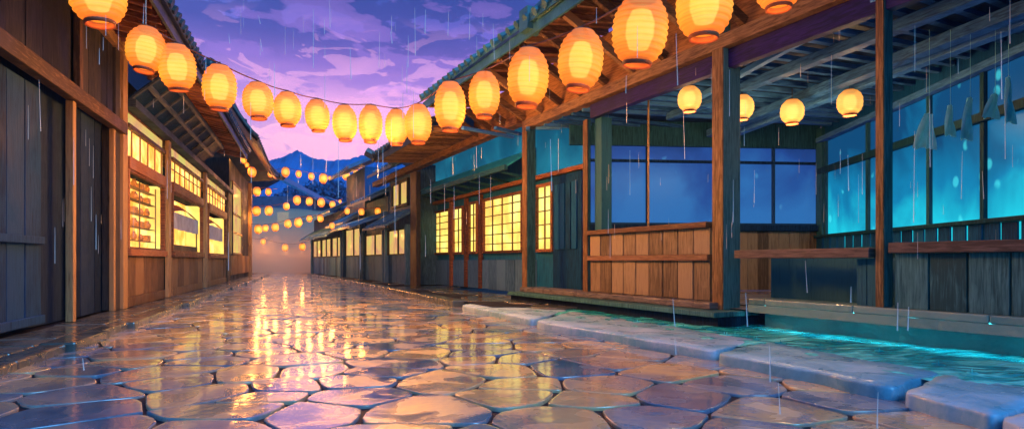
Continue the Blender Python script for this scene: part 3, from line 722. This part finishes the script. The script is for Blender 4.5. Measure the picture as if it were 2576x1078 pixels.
# ------------------------------------------------------------------ right: arcade with the tea house
ar = empty('arcade', RF.pt(ru(1180), 0, .12), 'roofed timber arcade on posts in front of the tea house', 'arcade')
rpost(ar, 1313, 1347, -.13, .07, .10, 3.8)
rpost(ar, 1032, 1058, -.07, .07, .10, 3.72, m2='post_dark')
u_lo, u_hi = ru(1330), ru(925)
box_part('beam', 'soffit', ar, RF, ru(1312), u_hi - 1.2, -.12, .12, 3.80, 3.98)
eave_roof(ar, RF, ru(1200), RF.u(935, 1.3), -.15, 4.10, 1.15, 4.02, 22, 'soffit', 'tile_dark', .3, top=.2)
vb = MB(); ue = RF.u(935, 1.3)
vb.tube([RF.pt(ue, 1.3, 4.15), RF.pt(ue, -.5, 4.75)], .12, 8); vb.tube([RF.pt(ue, 1.2, 4.2), RF.pt(ue + .1, 1.45, 4.35)], .14, 8)
vb.build('verge_tiles', 'tile_dark', ar)

WI = -.9
th = empty('tea_house', RF.pt(ru(1180, WI), WI, .1), 'blue grey tea house with amber paper windows, behind the arcade posts', 'house')
iu = lambda px: RF.u(px, WI); iz = lambda px, py: RF.z(px, py, WI)
uT0, uT1 = iu(1480), iu(1058)
MB().box(RF, uT0, uT1, WI - .6, WI - .06, .1, 4.3).build('wall', 'blue_wall', th)
planks(RF, iu(1346), uT1, WI, .12, .92, 16, th=.05, gap=.02).build('plank_panel', 'grey_blue_wall', th)
def shoji(p0, p1, z0, z1, nc, nr, mat='lit_paper', fm='frame_red', w=WI):
    a, b = iu(p1), iu(p0); f = .035; mb = MB()
    mb.box(RF, a, a + f * 2, w - .03, w + .05, z0, z1); mb.box(RF, b - f * 2, b, w - .03, w + .05, z0, z1)
    mb.box(RF, a + f * 2, b - f * 2, w - .03, w + .05, z0, z0 + f * 2); mb.box(RF, a + f * 2, b - f * 2, w - .03, w + .05, z1 - f * 2, z1)
    fo = mb.build('window', fm, th, bevel=.004)
    gr = MB()
    for i in range(1, nc): uu = a + (b - a) * i / nc; gr.box(RF, uu - .011, uu + .011, w - .02, w + .015, z0 + .07, z1 - .07)
    for i in range(1, nr): zz = z0 + (z1 - z0) * i / nr; gr.box(RF, a + .07, b - .07, w - .02, w + .018, zz - .011, zz + .011)
    gr.build('lattice_bars', 'panel_olive', fo)
    MB().box(RF, a + .05, b - .05, w - .055, w - .022, z0 + .05, z1 - .05).build('paper', mat, fo)
zt_ = iz(1265, 490); zs_ = iz(1265, 636)
shoji(1216, 1316, zs_, zt_, 4, 6)
shoji(1082, 1132, zs_, 2.55, 2, 7); shoji(1140, 1166, zs_, 2.55, 2, 4); shoji(1180, 1202, zs_, 2.6, 2, 4)
shoji(1057, 1074, zs_, 2.45, 2, 3)
shoji(1349, 1392, zs_, zt_ + .05, 2, 5)
for px in (1077, 1136, 1173, 1209):
    box_part('post', 'frame_red', th, RF, iu(px + 3), iu(px - 3), WI - .04, WI + .05, .12, 2.75)
box_part('door_panel', 'teal_wall', th, RF, iu(1468), iu(1396), WI - .04, WI + .06, .12, 2.75)
dp = planks(RF, iu(1460), iu(1402), WI + .10, 1.15, 2.55, 4, th=.03, gap=.04).build('door', 'teal_wall', th)
box_part('lintel', 'frame_red', th, RF, uT0, uT1, WI - .03, WI + .12, 2.76, 2.86)
MB().box(RF, iu(1345), uT1, WI - .05, WI + .01, 3.56, 4.3).build('upper_glass', 'sky_reflection_glow', th)  # glowing panel stands in for glass reflecting the sky
MB().box(RF, iu(1470), iu(1350), WI - .05, WI + .01, 2.9, 4.3).build('upper_glass', 'sky_reflection_glow', th)
aw = MB(); u0_, u1_ = iu(1345), uT1
aw.slab([RF.pt(u0_, WI, 3.55), RF.pt(u1_, WI, 3.55), RF.pt(u1_, WI + .75, 3.10), RF.pt(u0_, WI + .75, 3.10)], .05)
ao = aw.build('awning', 'teal_awning', th)
ab = MB(); ab.box(RF, u0_, u1_, WI + .72, WI + .80, 2.99, 3.10)
for i in range(9): uu = u0_ + (u1_ - u0_) * (i + .5) / 9; ab.bar(RF.pt(uu, WI, 2.90), RF.pt(uu, WI + .7, 3.02), .05, .06)
ab.build('awning_frame', 'teal_wood', ao)

# ------------------------------------------------------------------ right: houses farther up the street
def far_house(name, label, px0, px1, zw, zroof, up=None, mat='plaster_mauve', hh=1.95, d_roof=1.2):
    u0_, u1_ = ru(px1), ru(px0)
    e = empty(name, RF.pt((u0_ + u1_) / 2, 0, .1), label, 'house')
    MB().box(RF, u0_, u1_ - .02, -4, -.06, .1, zroof).build('wall', mat, e)
    planks(RF, u0_, u1_ - .02, -.0, .12, 1.08, int((u1_ - u0_) / .5), th=.05).build('plank_panel', 'grey_blue_wall', e)
    n = max(1, int((u1_ - u0_) / 2.6))
    for i in range(n):
        a = u0_ + (u1_ - u0_) * i / n + .08; b = u0_ + (u1_ - u0_) * (i + 1) / n - .08
        mb = MB(); mb.box(RF, a, a + .07, -.04, .05, 1.1, hh); mb.box(RF, b - .07, b, -.04, .05, 1.1, hh); mb.box(RF, (a + b) / 2 - .02, (a + b) / 2 + .02, -.04, .03, 1.1, hh)
        mb.box(RF, a + .02, b - .02, -.035, .04, 1.1, 1.14); mb.box(RF, a + .02, b - .02, -.035, .04, hh - .04, hh); wo_ = mb.build('window', 'post_dark', e); MB().box(RF, a + .07, b - .07, -.055, -.03, 1.1, hh).build('pane', 'lit_dim', wo_)
    for uu in (u0_ + .05, u1_ - .12): box_part('post', 'grey_blue_wall', e, RF, uu, uu + .14, -.05, .14, .1, hh + .1)
    pr = MB(); pr.slab([RF.pt(u0_ - .2, -.1, zw + .55), RF.pt(u1_ + .2, -.1, zw + .55), RF.pt(u1_ + .2, d_roof, zw), RF.pt(u0_ - .2, d_roof, zw)], .08)
    for i in range(int((u1_ - u0_) / .4)): 
        uu = u0_ + .2 + i * .4; pr.tube([RF.pt(uu, -.1, zw + .57), RF.pt(uu, d_roof, zw + .02)], .05, 6)
    pr.build('pent_roof', 'tile_blue', e)
    mr = MB(); zr = zroof
    mr.slab([RF.pt(u0_ - .3, .7, zr - .1), RF.pt(u1_ + .3, .7, zr - .1), RF.pt(u1_ + .3, -2.2, zr + 1.3), RF.pt(u0_ - .3, -2.2, zr + 1.3)], .1)
    mr.slab([RF.pt(u1_ + .3, -5, zr), RF.pt(u0_ - .3, -5, zr), RF.pt(u0_ - .3, -2.2, zr + 1.3), RF.pt(u1_ + .3, -2.2, zr + 1.3)], .1)
    for i in range(int((u1_ - u0_) / .4)): 
        uu = u0_ + i * .4; mr.tube([RF.pt(uu, .72, zr - .08), RF.pt(uu, -2.2, zr + 1.32)], .05, 6)
    mr.build('roof', 'tile_blue', e)
    return e
h1 = far_house('gabled_house', 'two storey blue roofed house just past the last arcade post', 975, 1031, 2.05, 4.1, mat='grey_blue_wall', hh=2.0, d_roof=.9)
ua, ub = ru(1026), ru(985)
up_ = MB()
for q_ in (ua, (ua + ub) / 2 - .04, ub - .08): up_.box(RF, q_, q_ + .08, -.06, .03, 2.75, 3.65)
for z_ in (2.75, 3.57): up_.box(RF, ua, ub, -.055, .035, z_, z_ + .08)
uo_ = up_.build('window', 'post_dark', h1); MB().box(RF, ua + .05, ub - .05, -.058, -.05, 2.8, 3.6).build('pane', 'lit_dim', uo_)
h2 = far_house('low_house', 'low house with a broad window band, next to the tall gabled one', 918, 972, 2.15, 3.3, mat='grey_blue_wall', d_roof=1.4)
h4 = far_house('tall_house', 'taller narrow blue house between two lower ones in the right row', 868, 914, 2.5, 4.9, mat='teal_wall', hh=2.35, d_roof=.9)
h3 = far_house('end_house', 'last small house of the right row, half lost in mist', 787, 864, 2.15, 3.4, mat='plaster_navy', hh=2.1, d_roof=.8)
# houses beyond the mist
def back_house(px, d, wdt, hgt, label, col='plaster_navy', rot=0):
    p = P(px, HY, d); e = empty('distant_house', (p.x, d, 0), label, 'house', 'houses beyond the end of the street')
    f = Frame(0, 0); f.o = Vector((p.x, d, 0)); f.d = Vector((math.cos(rot), math.sin(rot), 0)); f.n = Vector((f.d.y, -f.d.x, 0))
    MB().box(f, -wdt / 2, wdt / 2, -5, 0, 0, hgt).build('wall', col, e)
    rm = MB(); o_ = .6; zr = hgt + wdt * .28
    rm.slab([f.pt(-wdt / 2 - o_, o_, hgt - .2), f.pt(-wdt / 2 - o_, -5.5, hgt - .2), f.pt(0, -5.5, zr), f.pt(0, o_, zr)], .2)
    rm.slab([f.pt(wdt / 2 + o_, -5.5, hgt - .2), f.pt(wdt / 2 + o_, o_, hgt - .2), f.pt(0, o_, zr), f.pt(0, -5.5, zr)], .2)
    rm.build('roof', 'tile_blue', e)
    for i in (-1, 1): MB().box(f, i * wdt * .22 - .5, i * wdt * .22 + .5, .003, .04, hgt * .62, hgt * .62 + 1.1).build('window', 'lit_dim', e)
back_house(655, 52, 9, 6.5, 'gabled blue house showing just right of the corner house')
back_house(735, 70, 10, 4.6, 'low gabled house in the middle of the far gap')
back_house(825, 60, 9, 4.8, 'dark gabled house at the right of the far gap')

# ------------------------------------------------------------------ trees and mountains
def tree(px, d, h, rad, label):
    p = P(px, HY, d); r_ = random.Random(px); e = empty('tree', (p.x, d, 0), label, 'tree', 'trees beyond the end of the street')
    tk = MB(); tk.tube([(p.x, d, 0), (p.x + .1, d, h * .3), (p.x - .1, d + .1, h * .6)], rad * .09, 8, rad * .04)
    for k in range(5):
        a = r_.uniform(0, 6.28); tk.tube([(p.x, d, h * (.3 + .06 * k)), (p.x + math.cos(a) * rad * .6, d + math.sin(a) * rad * .6, h * (.5 + .07 * k))], rad * .035, 6, rad * .012)
    tk.build('trunk', 'bark', e)
    cl = [(p.x + r_.uniform(-1, 1) * rad * .75, d + r_.uniform(-1, 1) * rad * .6, h * r_.uniform(.45, .9), rad * r_.uniform(.22, .42)) for _ in range(22)]
    cr = MB(); vs = []; fs = []
    for _ in range(5200):
        c = r_.choice(cl); th_ = r_.uniform(0, 6.283); ph = math.acos(r_.uniform(-1, 1)); rr = c[3] * r_.uniform(.6, 1.06)
        q_ = Vector((c[0] + rr * math.sin(ph) * math.cos(th_), c[1] + rr * math.sin(ph) * math.sin(th_), c[2] + rr * .8 * math.cos(ph)))
        s = rad * .05; a1 = Vector((r_.gauss(0, 1), r_.gauss(0, 1), r_.gauss(0, 1))).normalized() * s; a2 = Vector((r_.gauss(0, 1), r_.gauss(0, 1), r_.gauss(0, 1))).normalized() * s
        b = len(vs); vs += [q_ - a1, q_ + a2, q_ + a1, q_ - a2]; fs.append((b, b + 1, b + 2, b + 3))
    cr.face_block(vs, fs); cr.build('crown', 'leaf_blue', e)
tree(778, 88, 13.6, 6.2, 'tallest round crowned tree in the gap at the end of the street')
tree(715, 95, 10.2, 5.0, 'lower spreading tree left of the tallest one')
tree(842, 92, 10.6, 4.6, 'lower tree right of the tallest one, near the dark house roofs')
def ridge(name, pts, d, mat, thick=160):
    r_ = random.Random(name); top = []
    for (x0, y0), (x1, y1) in zip(pts, pts[1:]):
        for k in range(10):
            t = k / 10; top.append(P(x0 + (x1 - x0) * t, y0 + (y1 - y0) * t + r_.uniform(-1.6, 1.6), d))
    top.append(P(*pts[-1], d)); n = len(top); vs = []
    for j, (s_, zf) in enumerate(((-.22, 0.0), (-.12, .42), (-.04, .80), (0, 1.0), (.12, .7), (.4, 0))):
        for q_ in top: vs.append((q_.x, q_.y + s_ * d * .9 + (r_.uniform(-4, 4) if j not in (3,) else 0), max(-.1, q_.z * zf * (1 if j == 3 else r_.uniform(.93, 1.05)))))
    fs = [(j * n + i, j * n + i + 1, (j + 1) * n + i + 1, (j + 1) * n + i) for j in range(5) for i in range(n - 1)]
    struct(MB().face_block(vs, fs), name, mat, smooth=True)
ridge('mountain_range', [(-1200, 470), (-400, 420), (100, 455), (420, 440), (600, 425), (660, 408), (700, 398), (748, 378), (790, 398), (830, 404), (880, 400), (930, 385), (980, 362),
                         (1060, 340), (1200, 352), (1500, 330), (2200, 400), (3400, 430), (4500, 470)], 420, 'mountain')

# ------------------------------------------------------------------ lanterns
def lantern_proto(name, mat, w_, h_, ribs, n=28, depth=.006):
    """built at the origin; returns the root"""
    e = empty(name, (0, 0, 0), '', '')
    prof = []; K = ribs * 4
    for i in range(K + 1):
        t = i / K; z = -h_ / 2 + h_ * t; s_ = abs(2 * t - 1); r = w_ / 2 * (1 - .50 * s_ ** 2.7) - depth * (.5 - .5 * math.cos(2 * math.pi * t * ribs))
        prof.append((r, z))
    MB().lathe(prof, n).build('shade', mat, e, smooth=True)
    r0 = prof[0][0]; rb = MB().lathe([(r0 * .80, -h_ / 2 - .005), (r0 * 1.03, -h_ / 2 - .02), (r0 * 1.08, -h_ / 2 + .01), (r0 * .98, -h_ / 2 + .035), (r0 * .78, -h_ / 2 + .03), (r0 * .80, -h_ / 2 - .005)], 20); rb.build('bottom_ring', 'rim_red', e, smooth=True)
    MB().lathe([(.01, h_ / 2 + .02), (r0 * .9, h_ / 2 + .012), (r0 * 1.05, h_ / 2 - .012), (r0 * .95, h_ / 2 - .03)], 20).build('top_cap', 'rim_red', e, smooth=True)
    MB().tube([(0, 0, h_ / 2), (0, 0, h_ / 2 + .05)], .008, 6).build('hook', 'iron', e)
    MB().lathe([(.005, -h_ * .30), (w_ * .17, -h_ * .27), (w_ * .25, -h_ * .08), (w_ * .25, h_ * .12), (w_ * .17, h_ * .29), (.005, h_ * .33)], 16).build('bulb', 'lit_core', e, smooth=True)
    return e
def copy_tree(o):
    r = o.copy(); C.objects.link(r)
    for ch_ in o.children:
        c = ch_.copy(); C.objects.link(c); c.parent = r
    return r
protos = {}
def lantern_at(kind, loc, scale, label, group, watts=0, tilt=0, rz=0, col=(1, .37, .075), sz=1.0):
    first = kind not in protos
    if first:
        protos[kind] = {'big': lambda: lantern_proto('paper_lantern', 'paper_lantern', .44, .52, 11, depth=.014),
                        'inner': lambda: lantern_proto('round_lantern', 'paper_small', .34, .34, 6, 16),
                        'far': lambda: lantern_proto('small_lantern', 'paper_lantern', .42, .46, 5, 12)}[kind]()
        o = protos[kind]
    else: o = copy_tree(protos[kind])
    o.location = loc; o.scale = (scale, scale, scale * sz); o.rotation_euler = (tilt, tilt * .6, rz)
    tag(o, label, 'lantern', group)
    if watts:
        ld = bpy.data.lights.new('lantern_light', 'POINT'); ld.energy = watts; ld.color = col; ld.shadow_soft_size = .10
        lo = bpy.data.objects.new('lantern_light', ld); C.objects.link(lo); lo.parent = o; lo.location = (0, 0, -.34 if kind != 'inner' else -.24)
    return o
big = [  # px, py, width, height
    (244, -18, 130, 152), (367, 125, 90, 106), (446, 170, 88, 108), (552, 220, 82, 106), (649, 254, 75, 86), (723, 275, 68, 80),
    (798, 291, 61, 75), (867, 310, 62, 84), (932, 312, 60, 88), (997, 320, 58, 84), (1052, 312, 68, 92), (1132, 268, 80, 116),
    (1218, 239, 80, 108), (1328, 196, 105, 138), (1460, 152, 115, 142), (1609, 78, 140, 162), (1771, 12, 140, 162), (1958, -48, 120, 136)]
blab = ['large lantern cut off by the top edge, hanging before the dark planks at far left',
        'lantern on the white vertical thread, beside the tall corner post of the storehouse',
        'lantern just right of the one on the white thread, overlapping the left eave',
        'lantern leaving the left eave, fourth along the cord from the left',
        'first lantern wholly against the sky, counting from the left roof',
        'second lantern wholly against the sky, counting from the left roof',
        'third lantern wholly against the sky, smallest of the front string',
        'fourth lantern wholly against the sky, above the mountain peak\'s right flank',
        'slightly slanted lantern at the lowest sag of the cord, fifth against the sky',
        'lantern overlapped on its right by its neighbour, at the lip of the arcade roof',
        'lantern overlapping its left neighbour, above the last arcade post',
        'tall lantern hiding the dark edge of the arcade roof',
        'lantern under the teal eave, between the tall one and a much larger one',
        'large lantern under the eave with the roof tile bump above it',
        'large lantern right above the slim post at the bench end',
        'largest fully visible lantern, hanging in front of the orange rafters',
        'large lantern cut by the top edge, directly above the thick corner post',
        'lantern of which only the bottom ring shows, at the top right']
tops = []
for i, ((px, py, w_, h_), lb) in enumerate(zip(big, blab)):
    d = .44 * F / w_; sc_ = 1.0; hz_ = (h_ / w_) / (.52 / .44)
    p = P(px, py, d); rr = random.Random(i)
    lantern_at('big', p, sc_, lb, 'big paper lanterns on the front cord', watts=(4, 5, 7, 20, 45, 90, 150, 185, 195, 190, 175, 125, 64, 38, 32, 28, 24, 24)[i], tilt=rr.uniform(-.11, .11), rz=rr.uniform(0, 6), sz=hz_)
    tops.append(p + Vector((0, 0, .26 * hz_ + .045)))
def cord(pts, label, r=.007, sag=.06, name='lantern_cord'):
    P_ = []
    for a, b in zip(pts, pts[1:]):
        for k in range(6): t = k / 6; P_.append(a.lerp(b, t) - Vector((0, 0, sag * 4 * t * (1 - t) * min(1, (b - a).length))))
    P_.append(pts[-1]); o = MB().tube(P_, r, 6).build(name, 'cord', smooth=True, origin=pts[0]); return tag(o, label, 'cord')
post_hook = LF.pt(lu(318), .12, lz(318, 40)); 
cord([Vector((-2.2, 1.5, 3.4))] + tops[:1] + [post_hook], 'cord from the near left to the storehouse corner post', .008, .08)
cord([post_hook] + tops[1:] + [P(2200, -200, 4.4)], 'long red cord carrying the big lanterns across the street', .009, .02)
o = MB().tube([tops[1], tops[1] + Vector((0, 0, .9))], .005, 5).build('hanging_thread', 'cloth_white', origin=tops[1]); tag(o, 'pale thread running straight up from the lantern by the corner post', 'thread')

inn = [(1734, 249, 8.8, 'boxy round lantern hung left of the thick corner post'), (1866, 270, 9.0, 'inner lantern half hidden by the thick corner post'),
       (1992, 281, 9.1, 'inner lantern midway along the beam, over the blue openings'), (2137, 258, 8.6, 'inner lantern nearest to the cyan wall')]
for px, py, d, lb in inn:
    p = P(px, py, d); lantern_at('inner', p, 1.02, lb, 'round lanterns inside the pavilion', watts=22, col=(1, .6, .25))
    o = MB().tube([p + Vector((0, 0, .20)), p + Vector((0, 0, max(.22, 3.52 - p.z)))], .006, 5).build('hanging_wire', 'iron', origin=tuple(p)); tag(o, 'wire of the ' + lb, 'wire')

rows = [
  (('string of small lanterns slung highest, level with the hip roof tip', 'on the highest string'), 31, [(680, 437, 15), (718, 432, 24), (751, 437, 17), (783, 443, 18), (813, 448, 24), (829, 447, 9), (870, 441, 22), (895, 434, 16), (917, 429, 14)], (636, 425), (935, 424)),
  (('short string under the corner house eave', 'under the corner house eave'), 25, [(594, 381, 24), (613, 401, 18), (621, 414, 12), (634, 432, 24)], (575, 366), (645, 428)),
  (('pair string above the middle left gap', 'on the two-lantern string'), 34, [(646, 481, 22), (675, 482, 18)], (630, 470), (700, 474)),
  (('string crossing the dark trees in the middle of the gap', 'across the dark trees'), 32, [(645, 530, 23), (676, 529, 23), (720, 518, 18), (747, 503, 22), (778, 506, 20), (808, 509, 21), (836, 514, 17), (855, 506, 8)], (630, 516), (862, 498)),
  (('straight red string of lanterns just above the mist', 'on the straight red string'), 29, [(649, 576, 22), (667, 573, 17), (692, 571, 20), (724, 562, 20), (750, 559, 23), (778, 549, 16), (806, 549, 18)], (630, 562), (836, 540)),
  (('string along the fronts of the right hand houses', 'along the right hand houses'), 23, [(835, 567, 16), (873, 530, 16), (909, 532, 17), (950, 531, 18), (1000, 515, 19), (1019, 507, 13)], (820, 556), (1032, 498)),
  (('lowest string, dim in the mist', 'dim in the mist, lowest string'), 38, [(662, 607, 14), (717, 622, 18), (760, 620, 18), (804, 598, 20)], (632, 598), (822, 588)),
]
ordn = ['first', 'second', 'third', 'fourth', 'fifth', 'sixth', 'seventh', 'eighth', 'ninth']
for ri, (desc, d, ls, a, b) in enumerate(rows):
    pts = [P(*a, d)]
    for i, (px, py, w_) in enumerate(ls):
        sc_ = w_ * d / F / .42 * .86; p = P(px, py, d + .15 * math.sin(i * 2.1))
        lantern_at('far', p, sc_, f'{ordn[i]} small lantern from the left, {desc[1]}', 'small lanterns strung far up the street', watts=(((20, 20, 100, 110, 110, 6, 120)[ri]) if (i + ri) % 3 == 0 else 0), rz=i * .7)
        pts.append(p + Vector((0, 0, .27 * sc_)))
    pts.append(P(*b, d)); cord(pts, 'cord of the ' + desc[0], .012, .05)

# ------------------------------------------------------------------ wares in the lit shop
def jar(mb, c, r, h):
    mb.lathe([(r * .6, 0), (r, h * .25), (r, h * .6), (r * .55, h * .85), (r * .6, h), (.002, h)], 12, c)
a, b, _ = bays[0]
sr = empty('shelf_rack', LF.pt((a + b) / 2, -.2, 1.11), 'open rack of shelves against the glowing wall of the nearest bay', 'rack')
zsh = [1.30, 1.56, 1.82, 2.08, 2.32]
for z_ in zsh: MB().box(LF, a + .25, b - .12, -.28, -.14, z_ - .012, z_).build('shelf', 'bench_wood', sr)
for uu in (a + .27, (a + b) / 2, b - .14): MB().box(LF, uu - .012, uu + .012, -.15, -.13, 1.11, 2.45).build('upright', 'bench_wood', sr)
words = ['lowest', 'second', 'third', 'fourth', 'top']
r_ = random.Random(3)
for k, z_ in enumerate(zsh):
    for j, f_ in enumerate((.2, .42, .62, .82)):
        uu = a + .25 + (b - a - .37) * f_; c = LF.pt(uu, -.21, z_ + .002); mb = MB()
        if (j + k) % 3 == 0:
            fr_ = LF; mb.box(LF, uu - .11, uu + .11, -.27, -.16, z_ + .002, z_ + .13); o = mb.build('box', 'jar_clay', origin=c, bevel=.006); nm = 'box'
        else:
            jar(mb, c, .055 + .02 * ((j * k) % 2), .13 + .04 * ((j + 2 * k) % 2)); o = mb.build('jar', 'jar_clay', smooth=True, origin=c); nm = 'jar'
        tag(o, f'clay coloured {nm} on the {words[k]} shelf, {ordn[j]} from the left in the nearest bay', nm, 'wares on the shelf rack')
a, b, _ = bays[1]
dc = empty('display_case', LF.pt((a + b) / 2, -.4, 1.11), 'glowing display counter in the middle bay of the shop', 'counter')
MB().box(LF, a + .3, b - .1, -.38, -.12, 1.12, 1.30).build('base', 'bench_wood', dc, bevel=.006)
dcf = MB()
for uu in (a + .32, b - .12): dcf.box(LF, uu, uu + .03, -.16, -.13, 1.30, 2.05)
dcf.box(LF, a + .3, b - .09, -.38, -.12, 2.05, 2.10); dcf.build('frame', 'bench_wood', dc)
def curtain(a, b, z0, z1, w_, label):
    mb = MB(); n = 24; vs = []
    for j in range(3):
        for i in range(n + 1):
            t = i / n; vs.append(LF.pt(a + (b - a) * t, w_ + .025 * math.sin(t * 22), z1 + (z0 - z1) * j / 2))
    vs2 = [v + LF.n * .006 for v in vs]; k = len(vs)
    fs = [(j * (n + 1) + i, j * (n + 1) + i + 1, (j + 1) * (n + 1) + i + 1, (j + 1) * (n + 1) + i) for j in range(2) for i in range(n)]
    mb.face_block(vs + vs2, fs + [tuple(k + q_ for q_ in reversed(f)) for f in fs]); o = mb.build('shop_curtain', 'cloth_white', smooth=True, origin=LF.pt(a, w_, z1)); tag(o, label, 'curtain', 'short curtains in the shop bays')
curtain(a + .75, b - .15, 1.68, 2.08, -.10, 'short pale curtain in the middle bay of the shop')
a3, b3, _ = bays[2]; curtain(a3 + .3, b3 - .2, 1.62, 2.10, -.10, 'short pale curtain in the farthest bay of the shop')
for (a_, b_, lb) in ((a, b, 'red arched cloth valance in the middle bay'), (a3, b3, 'red arched cloth valance in the farthest bay')):
    mb = MB(); n = 16; vs = []
    for i in range(n + 1):
        t = i / n; u_ = a_ + .5 + (b_ - a_ - .7) * t; zc = 2.22 + .14 * math.sin(math.pi * t); vs += [LF.pt(u_, -.28, zc), LF.pt(u_, -.10, zc - .14)]
    k = len(vs); vs += [v - Vector((0, 0, .012)) for v in vs]
    fs = [(2 * i, 2 * i + 1, 2 * i + 3, 2 * i + 2) for i in range(n)]
    mb.face_block(vs, fs + [tuple(k + q_ for q_ in reversed(f)) for f in fs]); o = mb.build('valance', 'awning_red', smooth=True, origin=LF.pt(a_, -.3, 2.2)); tag(o, lb, 'valance', 'red valances in the shop bays')

# ------------------------------------------------------------------ cloths drying in the pavilion
def towel(px, y0, y1, wpx, d, label, flare=1.0, lean=0):
    top = P(px, y0, d); bot = P(px + lean, y1, d); wd_ = wpx * 1.35 / F * d; n = 8; m = 8; vs = []
    for j in range(m + 1):
        t = j / m
        for i in range(n + 1):
            s_ = i / n - .5; c = top.lerp(bot, t); ww = wd_ * (.45 + (flare - .45) * t)
            vs.append(c + Vector((s_ * ww, .022 * math.sin(i * 1.7 + j * .5) + .08 * s_, -.02 * abs(s_) + (.012 * math.sin(i * 2.3) if j == m else 0))))
    k = len(vs); fs = [(j * (n + 1) + i, j * (n + 1) + i + 1, (j + 1) * (n + 1) + i + 1, (j + 1) * (n + 1) + i) for j in range(m) for i in range(n)]
    mb = MB(); mb.face_block(vs + [v + Vector((0, .008, 0)) for v in vs], fs + [tuple(k + q_ for q_ in reversed(f)) for f in fs])
    e = empty('hanging_cloth', tuple(top), label, 'cloth', 'cloths drying inside the pavilion')
    mb.build('cloth', 'cloth_teal', e, smooth=True)
    MB().tube([top - Vector((0, 0, .02)), Vector((top.x, top.y, 3.45))], .0022, 5).build('string', 'cloth_teal', e)
towel(2337, 285, 372, 54, 6.6, 'widest drying cloth, flared and nearest the divided post', 1.0, -14)
towel(2390, 264, 340, 34, 6.6, 'small pinched cloth between two larger ones', .9, -2)
towel(2440, 245, 350, 40, 6.5, 'long rounded towel hanging third from the divided post', .8, -12)
towel(2503, 236, 296, 44, 6.4, 'short cloth partly behind the tallest towel', 1.0, -14)
towel(2536, 194, 308, 34, 6.3, 'tallest towel, farthest to the right', .95, 4)

# ------------------------------------------------------------------ rain
rm = MB(); r_ = random.Random(5)
spots = [(575, 85, 110), (650, 40, 60), (655, 100, 130), (690, 160, 240), (828, 0, 70), (955, 80, 170), (1027, 90, 170), (1043, 20, 140), (1070, 25, 85), (982, 80, 110),
         (1128, 30, 90), (1182, 20, 100), (362, 10, 60), (1700, 85, 215), (1575, 190, 235), (1718, 270, 400), (1692, 750, 820), (1697, 850, 890), (1875, 735, 820),
         (2025, 655, 735), (2140, 720, 760), (2258, 760, 830), (2285, 770, 830), (2132, 390, 480), (2517, 80, 250), (2540, 0, 110), (2527, 250, 400), (2338, 250, 420),
         (2300, 330, 560), (2420, 380, 500), (2470, 430, 500), (1384, 350, 480), (1935, 865, 960), (2208, 985, 1075), (1957, 960, 1040), (208, 900, 930), (98, 200, 330),
         (1500, 20, 60), (1240, 60, 150), (880, 120, 200)]
for px, y0, y1 in spots:
    d = r_.uniform(3.2, 5.5) if y0 < 700 else r_.uniform(2.4, 3.2); a = P(px, y0, d); b = P(px + r_.uniform(-3, 5), y1, d)
    if b.z < .06: continue
    rm.tube([a, a.lerp(b, .5), a.lerp(b, .85), b], .0012, 5, .0032)
for _ in range(190):
    px = r_.uniform(0, 2575); d = r_.uniform(3, 12); y0 = r_.uniform(0, 600); l = r_.uniform(.08, .35); a = P(px, y0, d); rm.tube([a, a - Vector((0, 0, l))], .001, 4, .0022)
tag(rm.build('rain', 'rain'), 'thin pale streaks of falling rain', 'rain', kind='stuff')

# ------------------------------------------------------------------ mist and air
def vol(name, dens, col, aniso=0):
    m = bpy.data.materials.new(name); m.use_nodes = True; t = m.node_tree; t.nodes.clear()
    v = N(t, 'ShaderNodeVolumePrincipled'); v.inputs['Color'].default_value = (*col, 1); v.inputs['Density'].default_value = dens; v.inputs['Anisotropy'].default_value = aniso
    o = N(t, 'ShaderNodeOutputMaterial'); t.links.new(v.outputs[0], o.inputs['Volume']); M[name] = m
vol('mist', .13, (1, .74, .50))
vol('haze', .0006, (.35, .60, 1.0))
mb = MB(); prof = [(math.sin(math.pi * i / 16) * 1.0 + 1e-4, -math.cos(math.pi * i / 16)) for i in range(17)]
mb.lathe(prof, 32); mb.v = [Vector((v.x * 13 - 19.5, v.y * 15 + 50, v.z * 4.6 + .6)) for v in mb.v]
mo = mb.build('mist', 'mist', smooth=True); tag(mo, 'warm mist lying over the far end of the street', 'mist', kind='stuff')

hz = MB().face_block([(x, y, z) for z in (-1.2, 190) for x, y in ((-1150, -40), (1150, -40), (1150, 640), (-1150, 640))], [(0, 3, 2, 1), (4, 5, 6, 7), (0, 1, 5, 4), (1, 2, 6, 5), (2, 3, 7, 6), (3, 0, 4, 7)])
tag(hz.build('haze', 'haze'), 'thin blue evening haze filling the valley', 'haze', kind='stuff')
